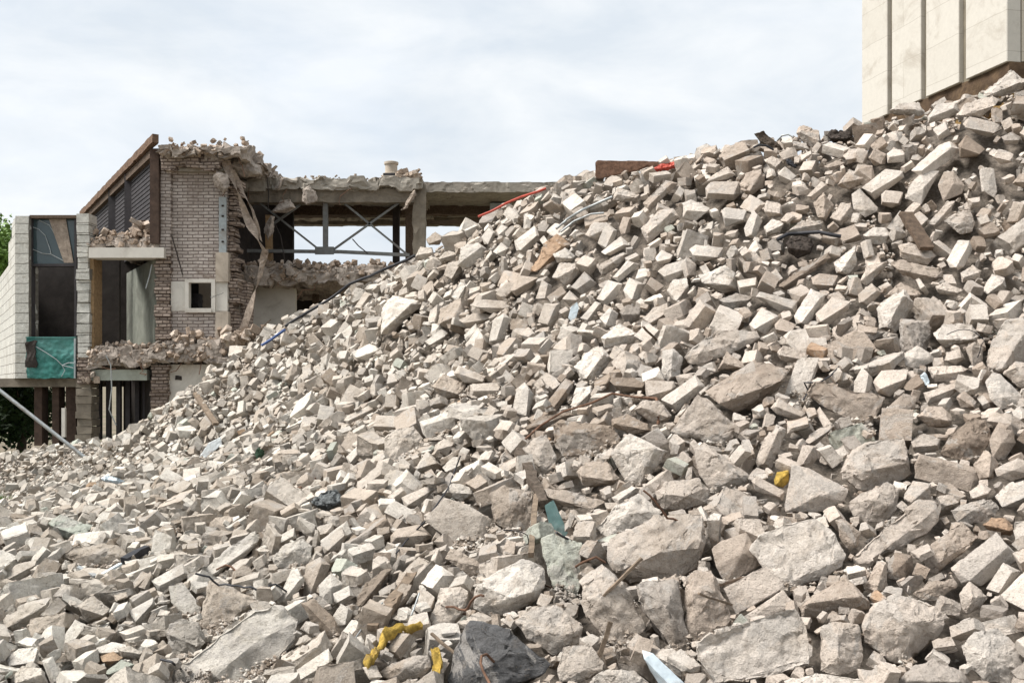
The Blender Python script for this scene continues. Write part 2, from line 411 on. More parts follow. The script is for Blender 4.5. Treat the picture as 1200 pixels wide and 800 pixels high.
# ------------------------------------------------------------------ the large stones, one line each
# origin-u,origin-v,scale | tone kind [thickness] | outline | ridge points with relief
HEROES = '''
600,500,.375|l c|302,345 340,325 450,275 600,262 608,310 588,442 515,478 385,492 368,500 330,470 300,415|378,432,28 470,388,32 590,378,24
600,500,.375|w s|255,315 330,240 395,205 470,265 450,285 345,330 300,350|360,270,8
600,400,.25|w c|455,525 545,425 740,510 600,685 530,660|668,500,26
600,500,.375|l c|445,200 480,165 580,155 622,195 618,240 540,262 475,262 450,235|480,210,15 545,215,20 600,190,10
600,500,.375|l c|565,60 600,45 650,75 745,150 740,175 680,200 625,205 580,150|640,90,15 690,160,18
600,400,.25|d c|190,390 220,365 330,370 470,395 510,450 500,490 400,540 230,540 195,480|330,430,14 240,420,12
600,400,.25|l c|45,500 80,450 165,432 210,530 205,600 150,650 110,620 100,560|120,570,18 160,600,12
0,0,1|t c|572,578 590,567 625,575 632,600 626,622 600,628 578,612|600,590,6
0,0,1|w c|553,693 580,668 612,652 640,663 641,690 628,706 600,718 575,722 552,714|558,684,6 600,700,10 625,693,7
600,600,.25|l c|10,510 90,440 200,420 345,530 335,590 300,630 190,680 70,600|150,570,24 280,570,18
600,600,.25|l c|315,420 330,340 440,250 500,345 570,380 645,545 520,640 490,640 420,580 330,470|410,400,26 500,350,22
600,500,.375|g c|380,490 430,472 520,478 540,560 560,690 530,735 500,700 450,640 400,570|480,560,24
600,500,.375|t c|535,490 570,445 625,440 650,500 690,600 640,660 580,690 540,650 535,560|560,520,14 640,510,14 570,600,12
600,600,.25|l c|205,740 240,625 370,610 435,700 430,740 350,780 300,800 220,800|330,740,14
600,600,.25|w c|355,790 420,745 570,730 650,790 640,860 400,870|500,770,10
600,600,.25|v s|135,120 200,100 330,140 320,350 300,410 215,410 170,300 150,200|240,200,8
0,0,1|k c|530,760 548,725 600,738 648,777 640,790 605,805 560,820 520,810|560,790,6 600,760,5
800,600,.25|w c|300,170 345,110 470,50 620,22 720,85 770,200 760,260 650,320 500,380 480,400 430,290 330,210|480,340,14 700,240,16 500,180,14
800,600,.25|l b|190,355 390,245 480,340 440,385 250,480|460,360,5
800,600,.25|t b|135,170 180,130 300,90 380,240 200,345 160,260|280,190,20 155,255,8
800,600,.25|l b|280,490 330,450 470,362 525,435 400,490 300,515|400,440,6
800,600,.25|w s 25|60,610 130,570 530,440 580,530 595,600 600,720 280,800 150,800 100,750 65,680|100,745,6 560,690,8 270,780,12
900,500,.375|t s|90,560 160,515 240,468 262,512 325,545 322,572 240,560 110,600|
900,500,.375|l c|160,620 210,605 280,615 295,640 285,690 298,720 290,765 220,778 160,765 158,700|220,640,16 220,720,16
900,500,.375|w s|45,790 150,762 290,785 330,800 330,840 60,840|
900,500,.375|l c|290,620 330,550 390,515 450,525 530,565 570,595 540,650 490,700 430,745 380,740 300,680|400,570,20 450,620,24 350,640,17
900,500,.375|l s|262,400 290,370 340,350 400,290 470,225 540,235 530,290 500,330 420,370 320,440 290,450 265,435|330,410,9 500,280,9
900,500,.375|t c|482,420 510,370 605,288 662,345 600,400 530,460 500,450|540,420,8
1000,600,.25|l b|455,260 670,90 770,200 760,230 600,345 505,335|545,320,17 725,160,22
1000,400,.25|t b|285,575 310,525 590,590 590,650 545,705 285,640|575,612,8 310,545,6
1000,400,.25|d c|395,525 450,440 560,352 620,370 650,440 600,540 545,572 420,540|520,470,16
900,500,.375|l c|225,130 240,80 300,45 370,35 430,25 445,80 455,150 400,180 320,200 290,205 230,165|300,60,5 300,140,22 440,110,16
900,500,.375|l c|245,240 290,205 370,170 415,190 405,260 370,300 310,300 265,280|340,225,16 380,250,12
800,400,.25|l b|475,770 510,575 590,590 780,690 760,750 640,800 480,800|640,720,26
900,500,.375|l c|595,520 630,480 690,530 665,565 620,585 600,560|640,530,14
900,500,.375|w b|680,505 735,422 790,450 735,530 720,530|
900,500,.375|w b|720,530 800,450 840,480 840,590 780,575|
900,500,.375|w c|600,680 650,640 720,620 790,690 800,760 760,810 680,800 620,740|680,720,17
900,500,.375|g c|400,800 450,745 520,725 600,760 630,800 620,850 420,850|
900,500,.375|t c|450,520 500,480 580,475 595,495 530,545 480,540|520,500,9
900,500,.375|o c|668,305 700,282 745,280 775,320 760,340 700,335|
900,500,.375|l c|568,260 600,240 700,220 725,250 715,280 640,305 590,300|640,260,12
900,500,.375|w c|705,215 760,170 800,165 830,200 800,250 730,250|
900,500,.375|l b|705,130 780,95 830,110 830,150 760,170 715,155|765,135,12
900,500,.375|t c|298,500 345,415 372,420 375,510 330,530|
900,500,.375|t c|210,290 240,285 290,330 285,370 255,390 225,350|
900,500,.375|d b|372,420 400,390 450,400 455,440 430,480 375,475|430,420,12
900,500,.375|t b|690,40 720,0 765,10 775,50 740,105 700,100|730,50,14
300,500,.375|l b|522,290 590,220 660,240 740,290 715,350 680,390 600,350|705,275,8
300,500,.375|l c|545,600 575,500 640,495 665,510 650,580 600,640 560,635|600,530,16 640,580,12
300,500,.375|t c|590,410 605,378 640,385 720,440 700,470 660,465|650,425,12
300,500,.375|t c|380,765 430,730 500,710 545,705 550,750 520,785 420,795|470,750,12
300,500,.375|d s|300,560 350,480 400,440 430,440 380,520 330,570|
300,500,.375|t s|350,640 400,560 450,485 490,490 480,540 400,610|
400,600,.25|t b|228,110 260,75 370,55 430,115 350,160 230,150|
300,500,.375|w b|200,355 285,290 300,330 235,395 205,380|232,368,10
300,500,.375|w b|65,545 110,445 130,440 155,480 100,560|
300,500,.375|w b|195,495 235,455 275,490 240,555 200,545|235,500,10
300,500,.375|w b|240,520 290,495 310,530 265,560 245,545|
300,500,.375|w b|240,590 265,550 305,575 290,620 255,620|
300,500,.375|w c|48,410 90,365 150,348 178,370 170,420 120,450 60,440|110,390,12
300,500,.375|d b|140,550 180,535 250,600 270,650 230,668 170,610|
300,500,.375|t b|145,530 155,430 200,405 235,430 200,520|
200,600,.25|w s|-60,830 0,750 200,590 390,440 525,430 605,500 595,600 480,720 300,830|595,505,6 400,600,18 200,770,18
200,600,.25|t c|130,545 190,370 170,310 230,310 410,410 395,445 330,470 215,590|195,370,18 350,440,20
200,600,.25|g c|-10,520 60,495 130,540 165,610 120,665 40,705 -20,640|60,580,14
200,600,.25|w b|-10,345 65,335 145,445 140,475 65,500 0,420|75,485,12
200,600,.25|w b|495,410 570,285 625,300 625,330 550,440 500,430|
200,600,.25|w b|570,750 740,635 765,690 700,770 580,785|
200,600,.25|w s 20|130,270 400,80 420,130 360,210 230,290 140,330|
200,600,.25|w b|470,130 580,70 590,120 500,165|
200,600,.25|w b|590,50 600,15 680,60 680,100 660,125 620,100|
200,600,.25|l b|700,150 800,65 830,110 790,180 720,195|
0,500,.375|v s|150,300 190,270 290,310 270,345 225,360 195,355|
0,500,.375|t c|180,395 240,365 370,365 400,400 380,440 280,445 210,420|300,395,12
0,500,.375|w b|400,575 480,530 485,555 455,600 430,630 412,610|
0,500,.375|w b|180,680 235,600 275,620 230,695|
0,500,.375|t b|400,500 445,450 480,465 430,520|
0,500,.375|w b|470,480 570,425 595,460 560,490 500,520|
0,500,.375|l c|240,560 290,520 345,570 330,600 270,610|
0,500,.375|w b|130,730 165,715 200,790 160,810|
0,500,.375|w c|10,720 60,690 120,685 125,740 60,765|
0,500,.375|l c|30,790 70,745 130,750 150,800 100,830 40,830|
0,500,.375|l b|5,470 50,430 115,410 120,440 50,490|
0,500,.375|l c|0,590 80,545 160,530 150,580 60,640 0,650|
0,500,.375|g c|515,640 560,600 620,610 645,665 610,715 540,700|
0,500,.375|w b|300,690 350,670 400,680 390,720 320,720|
0,500,.375|o b|312,715 355,700 385,720 340,745|
0,500,.375|v b|320,770 380,725 430,745 370,790|
0,500,.375|l c|365,690 410,680 450,700 440,725 380,720|
0,500,.375|t c|430,500 470,450 480,470 460,520|
400,400,.25|w b|365,375 520,322 545,350 540,405 400,458 380,430|385,395,12 525,350,9
400,400,.25|l c|200,450 250,410 340,395 385,450 380,500 300,550 240,580 205,520|280,470,14
400,400,.25|l c|345,590 400,505 470,575 450,600 360,620|
400,400,.25|l b|525,150 550,110 680,165 675,200 580,195|
400,400,.25|l b|600,200 755,190 750,260 610,255|
400,400,.25|l b|10,370 30,345 160,285 170,320 30,390|
400,400,.25|t c|420,210 480,150 590,200 570,270 480,270|
400,400,.25|w c|470,590 520,540 560,540 570,600 530,620|
400,400,.25|l c|440,480 480,450 530,470 500,540 430,510|
400,400,.25|w c|470,710 520,660 620,680 630,720 560,750|
400,400,.25|l b|280,730 390,680 440,690 370,770 300,790|
400,400,.25|w b|20,540 90,475 120,500 60,580 35,575|
600,400,.25|d b|165,280 250,170 290,190 285,220 205,335|
600,400,.25|w c|270,300 300,215 370,205 385,240 340,305|
600,400,.25|l c|570,320 610,275 690,275 755,345 740,370 660,390|
0,0,1|w b|774,468 815,438 827,453 793,483|
600,400,.25|d b|455,185 470,165 640,170 630,235 500,240|
600,400,.25|w s|290,120 370,30 420,20 470,80 385,200 320,180|
600,400,.25|l b|620,180 760,185 770,210 690,280 630,265|
600,400,.25|w b|0,330 20,220 60,190 105,250 80,350 40,360|
600,400,.25|w c|700,40 760,30 800,70 790,160 730,190 700,150|
600,400,.25|d s|50,410 130,350 270,330 300,345 190,400 80,430|
600,400,.25|d c|460,360 540,335 640,385 660,420 560,440 470,400|
600,400,.25|t c|300,610 340,560 450,560 510,640 480,670 330,680|
600,400,.25|t s|150,690 220,690 330,710 440,750 420,790 250,780|
600,400,.25|w b|465,730 560,675 600,690 500,780|
800,400,.25|l c|0,370 70,245 110,260 270,390 250,430 190,505 60,470 -20,430 -60,420|150,350,12 180,440,14
800,400,.25|w b|470,260 535,90 560,70 640,75 640,120 560,290 530,300|625,120,8
900,260,.3125|t s|140,640 170,590 300,625 445,655 400,740 380,780 200,690|280,660,8
800,400,.25|t s|95,230 180,190 330,80 520,120 490,190 360,290 250,345 210,320|
600,280,.3125|l s|640,440 680,395 770,345 920,340 930,370 830,430 700,475 660,470|700,430,9 870,380,7
800,400,.25|l c|340,560 370,470 440,385 490,410 440,560 420,600 350,590|
800,400,.25|l b|410,310 450,265 575,335 570,380 440,340|
800,400,.25|l b|320,650 350,630 480,700 470,750 340,700|
800,400,.25|t c|165,130 205,40 290,110 300,130|
800,400,.25|l c|440,50 470,15 600,60 540,105 460,90|
800,400,.25|l c|570,470 600,430 700,378 715,395 650,460 590,490|
800,400,.25|l s|530,580 560,480 630,490 640,540 590,600|
1000,400,.25|w b|230,60 300,15 385,70 375,95 290,130 245,115|285,80,12
1000,400,.25|l b|90,190 130,135 260,130 240,210 170,262 110,240|
1000,400,.25|w b|0,190 40,120 90,170 95,220 50,260 0,235|
1000,400,.25|t b|140,325 235,240 300,260 290,300 210,380 150,365|205,335,12
1000,400,.25|l b|325,240 490,185 510,215 440,270 345,292|
1000,400,.25|l c|345,115 500,110 540,130 470,185 380,195|
1000,400,.25|t c|300,350 350,300 420,300 475,365 450,400 350,400|
1000,400,.25|l c|420,90 440,50 500,28 525,80 480,110|
1000,400,.25|l c|525,30 570,0 615,30 600,100 570,140 540,90|
1000,400,.25|w b|615,190 650,140 690,150 795,255 780,300 690,320 640,270|700,260,14
1000,400,.25|l c|700,150 760,90 840,110 840,210 780,220|
1000,400,.25|t b|640,450 680,375 740,385 760,440 700,560 650,520|
1000,400,.25|l c|230,730 280,650 365,665 365,740 280,790|
1000,400,.25|l c|265,460 330,430 415,450 400,510 290,530|
1000,400,.25|t c|560,580 620,500 685,570 660,640 590,650|
1000,400,.25|l c|540,700 600,660 650,690 620,740 550,740|
1000,400,.25|t c|480,260 520,230 580,280 570,320 500,310|
1000,200,.25|l s|205,345 260,335 370,375 390,400 350,445 250,425 215,400|
1000,200,.25|t s|180,440 220,415 430,460 425,500 360,528 230,495|
1000,200,.25|w b|435,420 490,325 545,325 558,370 520,450 490,470 450,455|
1000,200,.25|l c|420,235 470,200 545,170 572,240 560,285 500,300 480,270|500,250,12
1000,200,.25|w b|590,0 600,-15 660,-10 675,95 665,130 600,100|612,95,7
1000,200,.25|w b|240,130 260,70 320,0 405,0 390,30 340,110 320,160|330,80,14
1000,200,.25|t b|395,70 420,10 470,0 525,70 510,110 420,145|470,60,14
1000,200,.25|w b|40,80 150,-10 235,0 240,30 100,140|
1000,200,.25|w b|-10,110 30,80 115,170 115,190 55,220 0,180|55,185,12
1000,200,.25|l b|130,110 150,90 235,100 220,160 180,175 130,160|
1000,200,.25|w c|40,300 100,262 150,265 180,305 150,345 80,345|
1000,200,.25|l b|20,580 85,525 135,570 75,635 25,620|
1000,200,.25|w c|105,640 180,580 240,550 290,620 230,690 200,770 120,740|
1000,200,.25|g c|215,710 230,690 360,700 365,760 340,870 220,860|
1000,200,.25|w s|370,760 420,715 560,715 600,770 580,800 420,830|
1000,200,.25|t c|145,590 220,520 330,575 290,610 200,600|
0,0,1|l c|1155,430 1160,400 1178,375 1200,372 1215,400 1210,425 1180,433 1165,440|
1000,200,.25|l c|500,480 560,440 600,470 590,510 510,525|
1000,200,.25|l c|380,540 430,520 515,560 480,590 400,580|
1000,200,.25|l s|350,250 440,140 480,140 460,190 380,270|
1000,200,.25|w c|600,560 650,480 710,500 720,550 640,590|
1000,200,.25|l s|30,520 60,450 170,420 150,460 60,540|
1000,60,.25|w s|160,280 215,245 310,238 340,290 320,305 190,295|
1000,60,.25|w b|345,310 390,250 480,235 500,290 440,315 350,340|
1000,60,.25|l s|480,300 520,240 650,205 690,230 660,260 600,310|
1000,60,.25|w c|600,200 680,140 740,85 780,110 830,150 800,180 700,215 640,220|
1000,60,.25|l b|510,340 545,305 690,340 700,365 640,405 580,390|
1000,60,.25|w b|270,560 400,440 450,420 500,460 480,490 390,560 330,600|
1000,60,.25|t b|-10,590 20,530 90,535 105,600 60,640|
1000,60,.25|d b|490,440 530,390 620,460 580,495 500,500|
1000,60,.25|l c|650,490 680,455 755,480 750,520 690,530|
1000,60,.25|l b|0,480 20,450 70,470 60,525 10,520|
1000,60,.25|t c|70,500 100,455 155,480 150,530 100,540|
1000,60,.25|w b|155,480 190,455 245,465 240,520 160,525|
1000,60,.25|w b|370,365 430,330 460,390 400,420|
1000,60,.25|t c|745,620 780,570 850,580 850,640 790,640|
1000,60,.25|g c|690,400 740,378 790,400 770,440 710,440|
800,200,.25|l b|105,80 130,50 265,50 270,110 240,140 110,130|
800,200,.25|w b|0,150 40,135 130,175 60,240 0,220|
800,200,.25|w b|180,190 200,170 300,185 295,240 200,265|
800,200,.25|w b|285,270 330,180 375,235 340,320 295,310|
800,200,.25|w b|30,370 60,345 190,360 185,410 80,430|
800,200,.25|l b|-10,440 20,400 65,440 60,490 10,505|
800,200,.25|w c|75,490 200,440 250,480 255,560 190,575 110,540|
800,200,.25|g s|165,600 250,570 330,590 300,630 210,655|
800,200,.25|w b|340,590 360,565 540,610 530,670 450,660|
800,200,.25|w b|310,720 370,640 450,680 440,720 390,770 330,760|
800,200,.25|w b|520,680 600,550 670,580 660,610 590,730 530,720|
800,200,.25|l b|620,670 700,590 790,610 780,650 680,730 630,715|
800,200,.25|t b|430,720 460,690 535,720 500,780 440,765|
800,200,.25|t c|265,60 320,0 390,20 380,80 290,115|
800,200,.25|w c|700,430 760,380 810,350 820,440 770,490 720,480|
800,200,.25|d s|430,550 560,440 690,375 700,410 600,480 480,570|
800,200,.25|l c|380,190 390,140 460,150 470,210 400,220|
800,200,.25|t b|600,500 640,480 730,490 720,540 640,560|
800,200,.25|l c|480,290 560,230 660,240 650,280 560,300|
800,200,.25|t c|610,150 660,100 710,160 670,240 630,220|
800,200,.25|l c|690,220 740,150 790,150 800,210 740,260|
800,200,.25|w c|380,260 420,225 480,240 460,290 390,310|
600,200,.25|w b|10,330 105,255 145,310 60,390 20,375|
600,200,.25|o c|80,470 150,340 210,290 280,345 230,400 130,470|
600,200,.25|l c|185,500 220,430 300,430 320,480 250,545|
600,200,.25|g b|275,545 340,470 400,530 330,585|
600,200,.25|w b|395,600 450,510 520,530 500,580 440,640|
600,200,.25|l s|340,300 380,235 470,245 440,290 400,330|
600,200,.25|w b|400,340 440,240 495,280 480,330 430,370|
600,200,.25|w b|415,380 510,305 555,350 460,400|
600,200,.25|l s|600,270 690,180 760,170 785,220 700,270 640,345|
600,200,.25|w b|680,470 720,440 830,410 830,480 730,530|
600,200,.25|l b|120,710 150,620 225,620 220,690 180,745|
600,200,.25|w b|320,690 390,610 420,620 360,720|
600,200,.25|l c|610,690 660,640 730,615 735,690 660,725|
600,200,.25|w b|410,690 460,640 500,670 480,730 440,740|
600,200,.25|g c|500,660 540,625 610,640 600,700 530,715|
600,200,.25|w c|410,780 500,715 590,760 580,810 430,830|
600,200,.25|w b|520,560 550,500 620,530 600,600 540,610|
600,200,.25|t b|620,550 650,495 715,540 670,590|
600,200,.25|w c|725,560 750,510 820,500 830,590 750,610|
600,200,.25|l s|395,440 520,380 545,390 500,450 420,500|
600,200,.25|w b|470,500 540,420 600,440 500,525|
600,200,.25|l b|235,600 270,560 315,600 270,635|
600,200,.25|l b|110,600 140,510 190,540 175,610|
600,200,.25|w c|190,390 250,360 300,400 280,430 210,430|
600,200,.25|w b|670,410 700,370 755,395 740,430 690,445|
600,200,.25|l s|470,140 490,75 600,110 590,150|
600,200,.25|t s|610,150 700,60 720,40 780,60 740,100 640,200|
600,200,.25|t b|500,270 520,215 560,220 555,290 510,300|
600,200,.25|t b|-10,560 30,490 130,500 90,550 20,590|
400,240,.25|w s|185,610 190,480 240,420 350,440 390,465 300,520 290,550 230,600|
400,240,.25|w s|540,290 560,200 640,170 690,210 660,260 600,300|
400,240,.25|w b|690,640 710,540 760,505 795,530 770,620 740,660|
400,240,.25|l b|600,470 640,440 830,450 820,490 700,510|
400,240,.25|l b|550,540 620,505 710,515 680,550 600,575|
400,240,.25|l c|480,330 500,270 550,260 570,310 520,360|
400,240,.25|w b|655,150 690,105 725,130 710,180 670,185|
400,240,.25|w b|725,120 750,90 790,110 770,150 735,150|
400,240,.25|w b|710,220 750,175 790,205 760,250|
400,240,.25|l b|60,480 110,405 150,420 100,500|
400,240,.25|w c|515,430 555,360 590,375 570,440 530,450|
400,240,.25|w b|390,640 470,580 500,600 480,640 410,660|
400,240,.25|t c|395,160 440,125 480,150 460,185 410,190|
400,240,.25|l c|450,250 490,215 550,220 530,260 470,270|
400,240,.25|l c|345,245 370,195 430,200 440,250 380,260|
400,240,.25|w b|45,690 130,650 185,670 120,730 60,720|
400,240,.25|w c|0,600 40,560 70,610 20,640|
820,120,.25|l c|90,230 120,195 180,205 190,235 140,260|
820,120,.25|t c|450,140 470,105 560,130 575,190 520,215 460,165|
820,120,.25|l c|440,220 430,180 500,190 520,230|
820,120,.25|l b|10,390 60,340 130,300 170,340 130,360|
820,120,.25|t c|190,410 210,330 290,310 300,390 240,440|
820,120,.25|w b|365,330 400,300 455,345 410,385 375,370|
820,120,.25|l c|670,250 700,215 780,215 785,260 700,290|
820,120,.25|t c|580,300 640,270 690,285 620,325|
820,120,.25|l b|500,440 570,370 615,395 530,460|
820,120,.25|t c|640,390 700,310 790,350 780,380 700,410|
820,120,.25|l c|300,270 340,250 390,270 350,330|
'''
TONES = {'w': (0.575, 0.535, 0.487), 'l': (0.49, 0.44, 0.39), 't': (0.40, 0.345, 0.295), 'g': (0.335, 0.305, 0.275),
         'd': (0.28, 0.232, 0.19), 'o': (0.42, 0.30, 0.21), 'k': (0.11, 0.11, 0.113), 'v': (0.42, 0.435, 0.385)}
def parse_heroes():
    out = []
    for ln in HEROES.strip().splitlines():
        o, k, pts, rd = ln.split('|')
        ou, ov, sc = map(float, o.split(','))
        kk = k.split()
        P = [tuple(map(float, q.split(','))) for q in pts.split()]
        R = [tuple(map(float, q.split(','))) for q in rd.split()]
        out.append(dict(tone=kk[0], kind=kk[1], thick=float(kk[2]) * sc if len(kk) > 2 else None,
                        P=np.array([(ou + a * sc, ov + b * sc) for a, b in P]),
                        R=[(ou + a * sc, ov + b * sc, r * sc) for a, b, r in R]))
    return out
# ------------------------------------------------------------------ odd things lying among the stones
MAT_FOAM = simple_mat('yellow_foam', (0.55, 0.37, 0.08), 0.95, 18, 0.65, 1.0, stain=(0.22, 0.15, 0.08), stain_amt=0.85)
MAT_WOOD = simple_mat('old_timber', (0.21, 0.16, 0.115), 0.9, 20, 0.5, 0.6, stain=(0.08, 0.06, 0.045))
MAT_DWOOD = simple_mat('dark_timber', (0.12, 0.085, 0.06), 0.9, 20, 0.5, 0.7)
MAT_BLACK = simple_mat('black_plastic', (0.03, 0.03, 0.034), 0.5, 10, 0.3, 0.2)
MAT_STEEL = simple_mat('dull_steel', (0.36, 0.38, 0.38), 0.5, 18, 0.25, 0.2, metallic=0.5, stain=(0.2, 0.12, 0.07))
MAT_RUST = simple_mat('rusty_iron', (0.15, 0.085, 0.055), 0.9, 25, 0.5, 0.5)
MAT_BLUEW = simple_mat('bluish_white_plastic', (0.60, 0.68, 0.72), 0.4, 9, 0.2, 0.2, stain=(0.3, 0.27, 0.23), stain_amt=0.6)
MAT_TEAL = simple_mat('teal_glass', (0.12, 0.20, 0.19), 0.25, 9, 0.35, 0.1, stain=(0.45, 0.5, 0.48), stain_amt=0.4)
MAT_BLUE = simple_mat('blue_plastic', (0.06, 0.10, 0.24), 0.5, 9, 0.2, 0.1)
MAT_RED = simple_mat('red_plastic', (0.42, 0.075, 0.05), 0.5, 9, 0.25, 0.1)
MAT_CLOD = simple_mat('dark_clod', (0.075, 0.06, 0.05), 1.0, 22, 0.6, 1.0)
MAT_BARK = simple_mat('fibre_bundle', (0.14, 0.11, 0.085), 1.0, 30, 0.6, 1.0)
LANDMARKS = []    # (phrase, u, v)

def mark(phrase, u, v):
    LANDMARKS.append((phrase, u, v))

def debris_poly(name, label, cat, P, mat, thick=6, proud=0.35, tilt=0.5, rough=0.8, ridge=(), lm=None, dr=True, bev=0.05):
    P = np.array(P, float)
    me, ctr, Y0, size, c = poly_solid(P, ridge, thick, proud=proud, tilt=tilt, target=None, rough=rough, bev=bev, seed=int(P.sum()) % 97, default_ridge=dr, mat=mat, name=name)
    o = bpy.data.objects.new(name, me); o.location = ctr
    link(o); tag(o, label, cat)
    V, _f = me_arrays(me)
    splat(V + np.array(ctr, dtype=np.float32))
    poly_mask(P, Y0, 5000)
    if lm: mark(lm, *c)
    return o

def path_pts(px, lift, depth=ray_depth, step=7):
    out = []
    for (a, b) in zip(px, px[1:]):
        n = max(1, int(math.hypot(b[0] - a[0], b[1] - a[1]) / step))
        for i in range(n):
            t = i / n
            out.append((a[0] + (b[0] - a[0]) * t, a[1] + (b[1] - a[1]) * t))
    out.append(px[-1])
    ds = [depth(u, v) for u, v in out]
    if len(ds) > 4:
        ds = [float(np.median(ds[max(0, i - 2):i + 3])) for i in range(len(ds))]
        ds = [float(np.mean(ds[max(0, i - 2):i + 3])) for i in range(len(ds))]
    return [W(u, v, d - lift) for (u, v), d in zip(out, ds)]

def strip_mask(px, w):
    for (a, b) in zip(px, px[1:]):
        dx, dy = b[0] - a[0], b[1] - a[1]
        L = math.hypot(dx, dy) or 1
        nx, ny = -dy / L * w / 2, dx / L * w / 2
        d = min(ray_depth(*a), ray_depth(*b)) - 0.1
        poly_mask([(a[0] + nx, a[1] + ny), (b[0] + nx, b[1] + ny), (b[0] - nx, b[1] - ny), (a[0] - nx, a[1] - ny)], d, 5000)

def plank(name, label, cat, px, w_px, t_px, mat, lift=0.10, lm=None, rough=0.006):
    pts = path_pts(px, lift, step=9999)
    Y = pts[0].y
    mb = MB()
    for a, b in zip(pts, pts[1:]):
        mb.bar(a, b, w_px * Y / F, t_px * Y / F)
    mb.rough(0.05, rough, 6)
    o = mb.build(name, mat); tag(o, label, cat)
    strip_mask(px, w_px)
    if lm: mark(lm, np.mean([p[0] for p in px]), np.mean([p[1] for p in px]))
    return o

def soft_strip(name, label, cat, px, w_px, mat, lift=0.22, lm=None):
    """a crumpled soft strip"""
    pts = path_pts(px, lift, step=3)
    Y = pts[0].y
    mb = MB()
    mb.tube(pts, w_px / 2 * Y / F, 14)
    for v in mb.bm.verts:
        n = noise.noise(v.co * 22) * 0.03 + abs(noise.noise(v.co * 48)) * 0.034
        v.co.z -= max(0, noise.noise(v.co * 9 + Vector((3, 3, 3)))) * 0.03
        v.co += Vector((noise.noise(v.co * 14 + Vector((5, 0, 0))), noise.noise(v.co * 14 + Vector((0, 7, 0))), noise.noise(v.co * 14))) * 0.025 + Vector((0, 0, n))
    o = mb.build(name, mat, smooth=50); tag(o, label, cat)
    strip_mask(px, w_px)
    if lm: mark(lm, np.mean([p[0] for p in px]), np.mean([p[1] for p in px]))
    return o

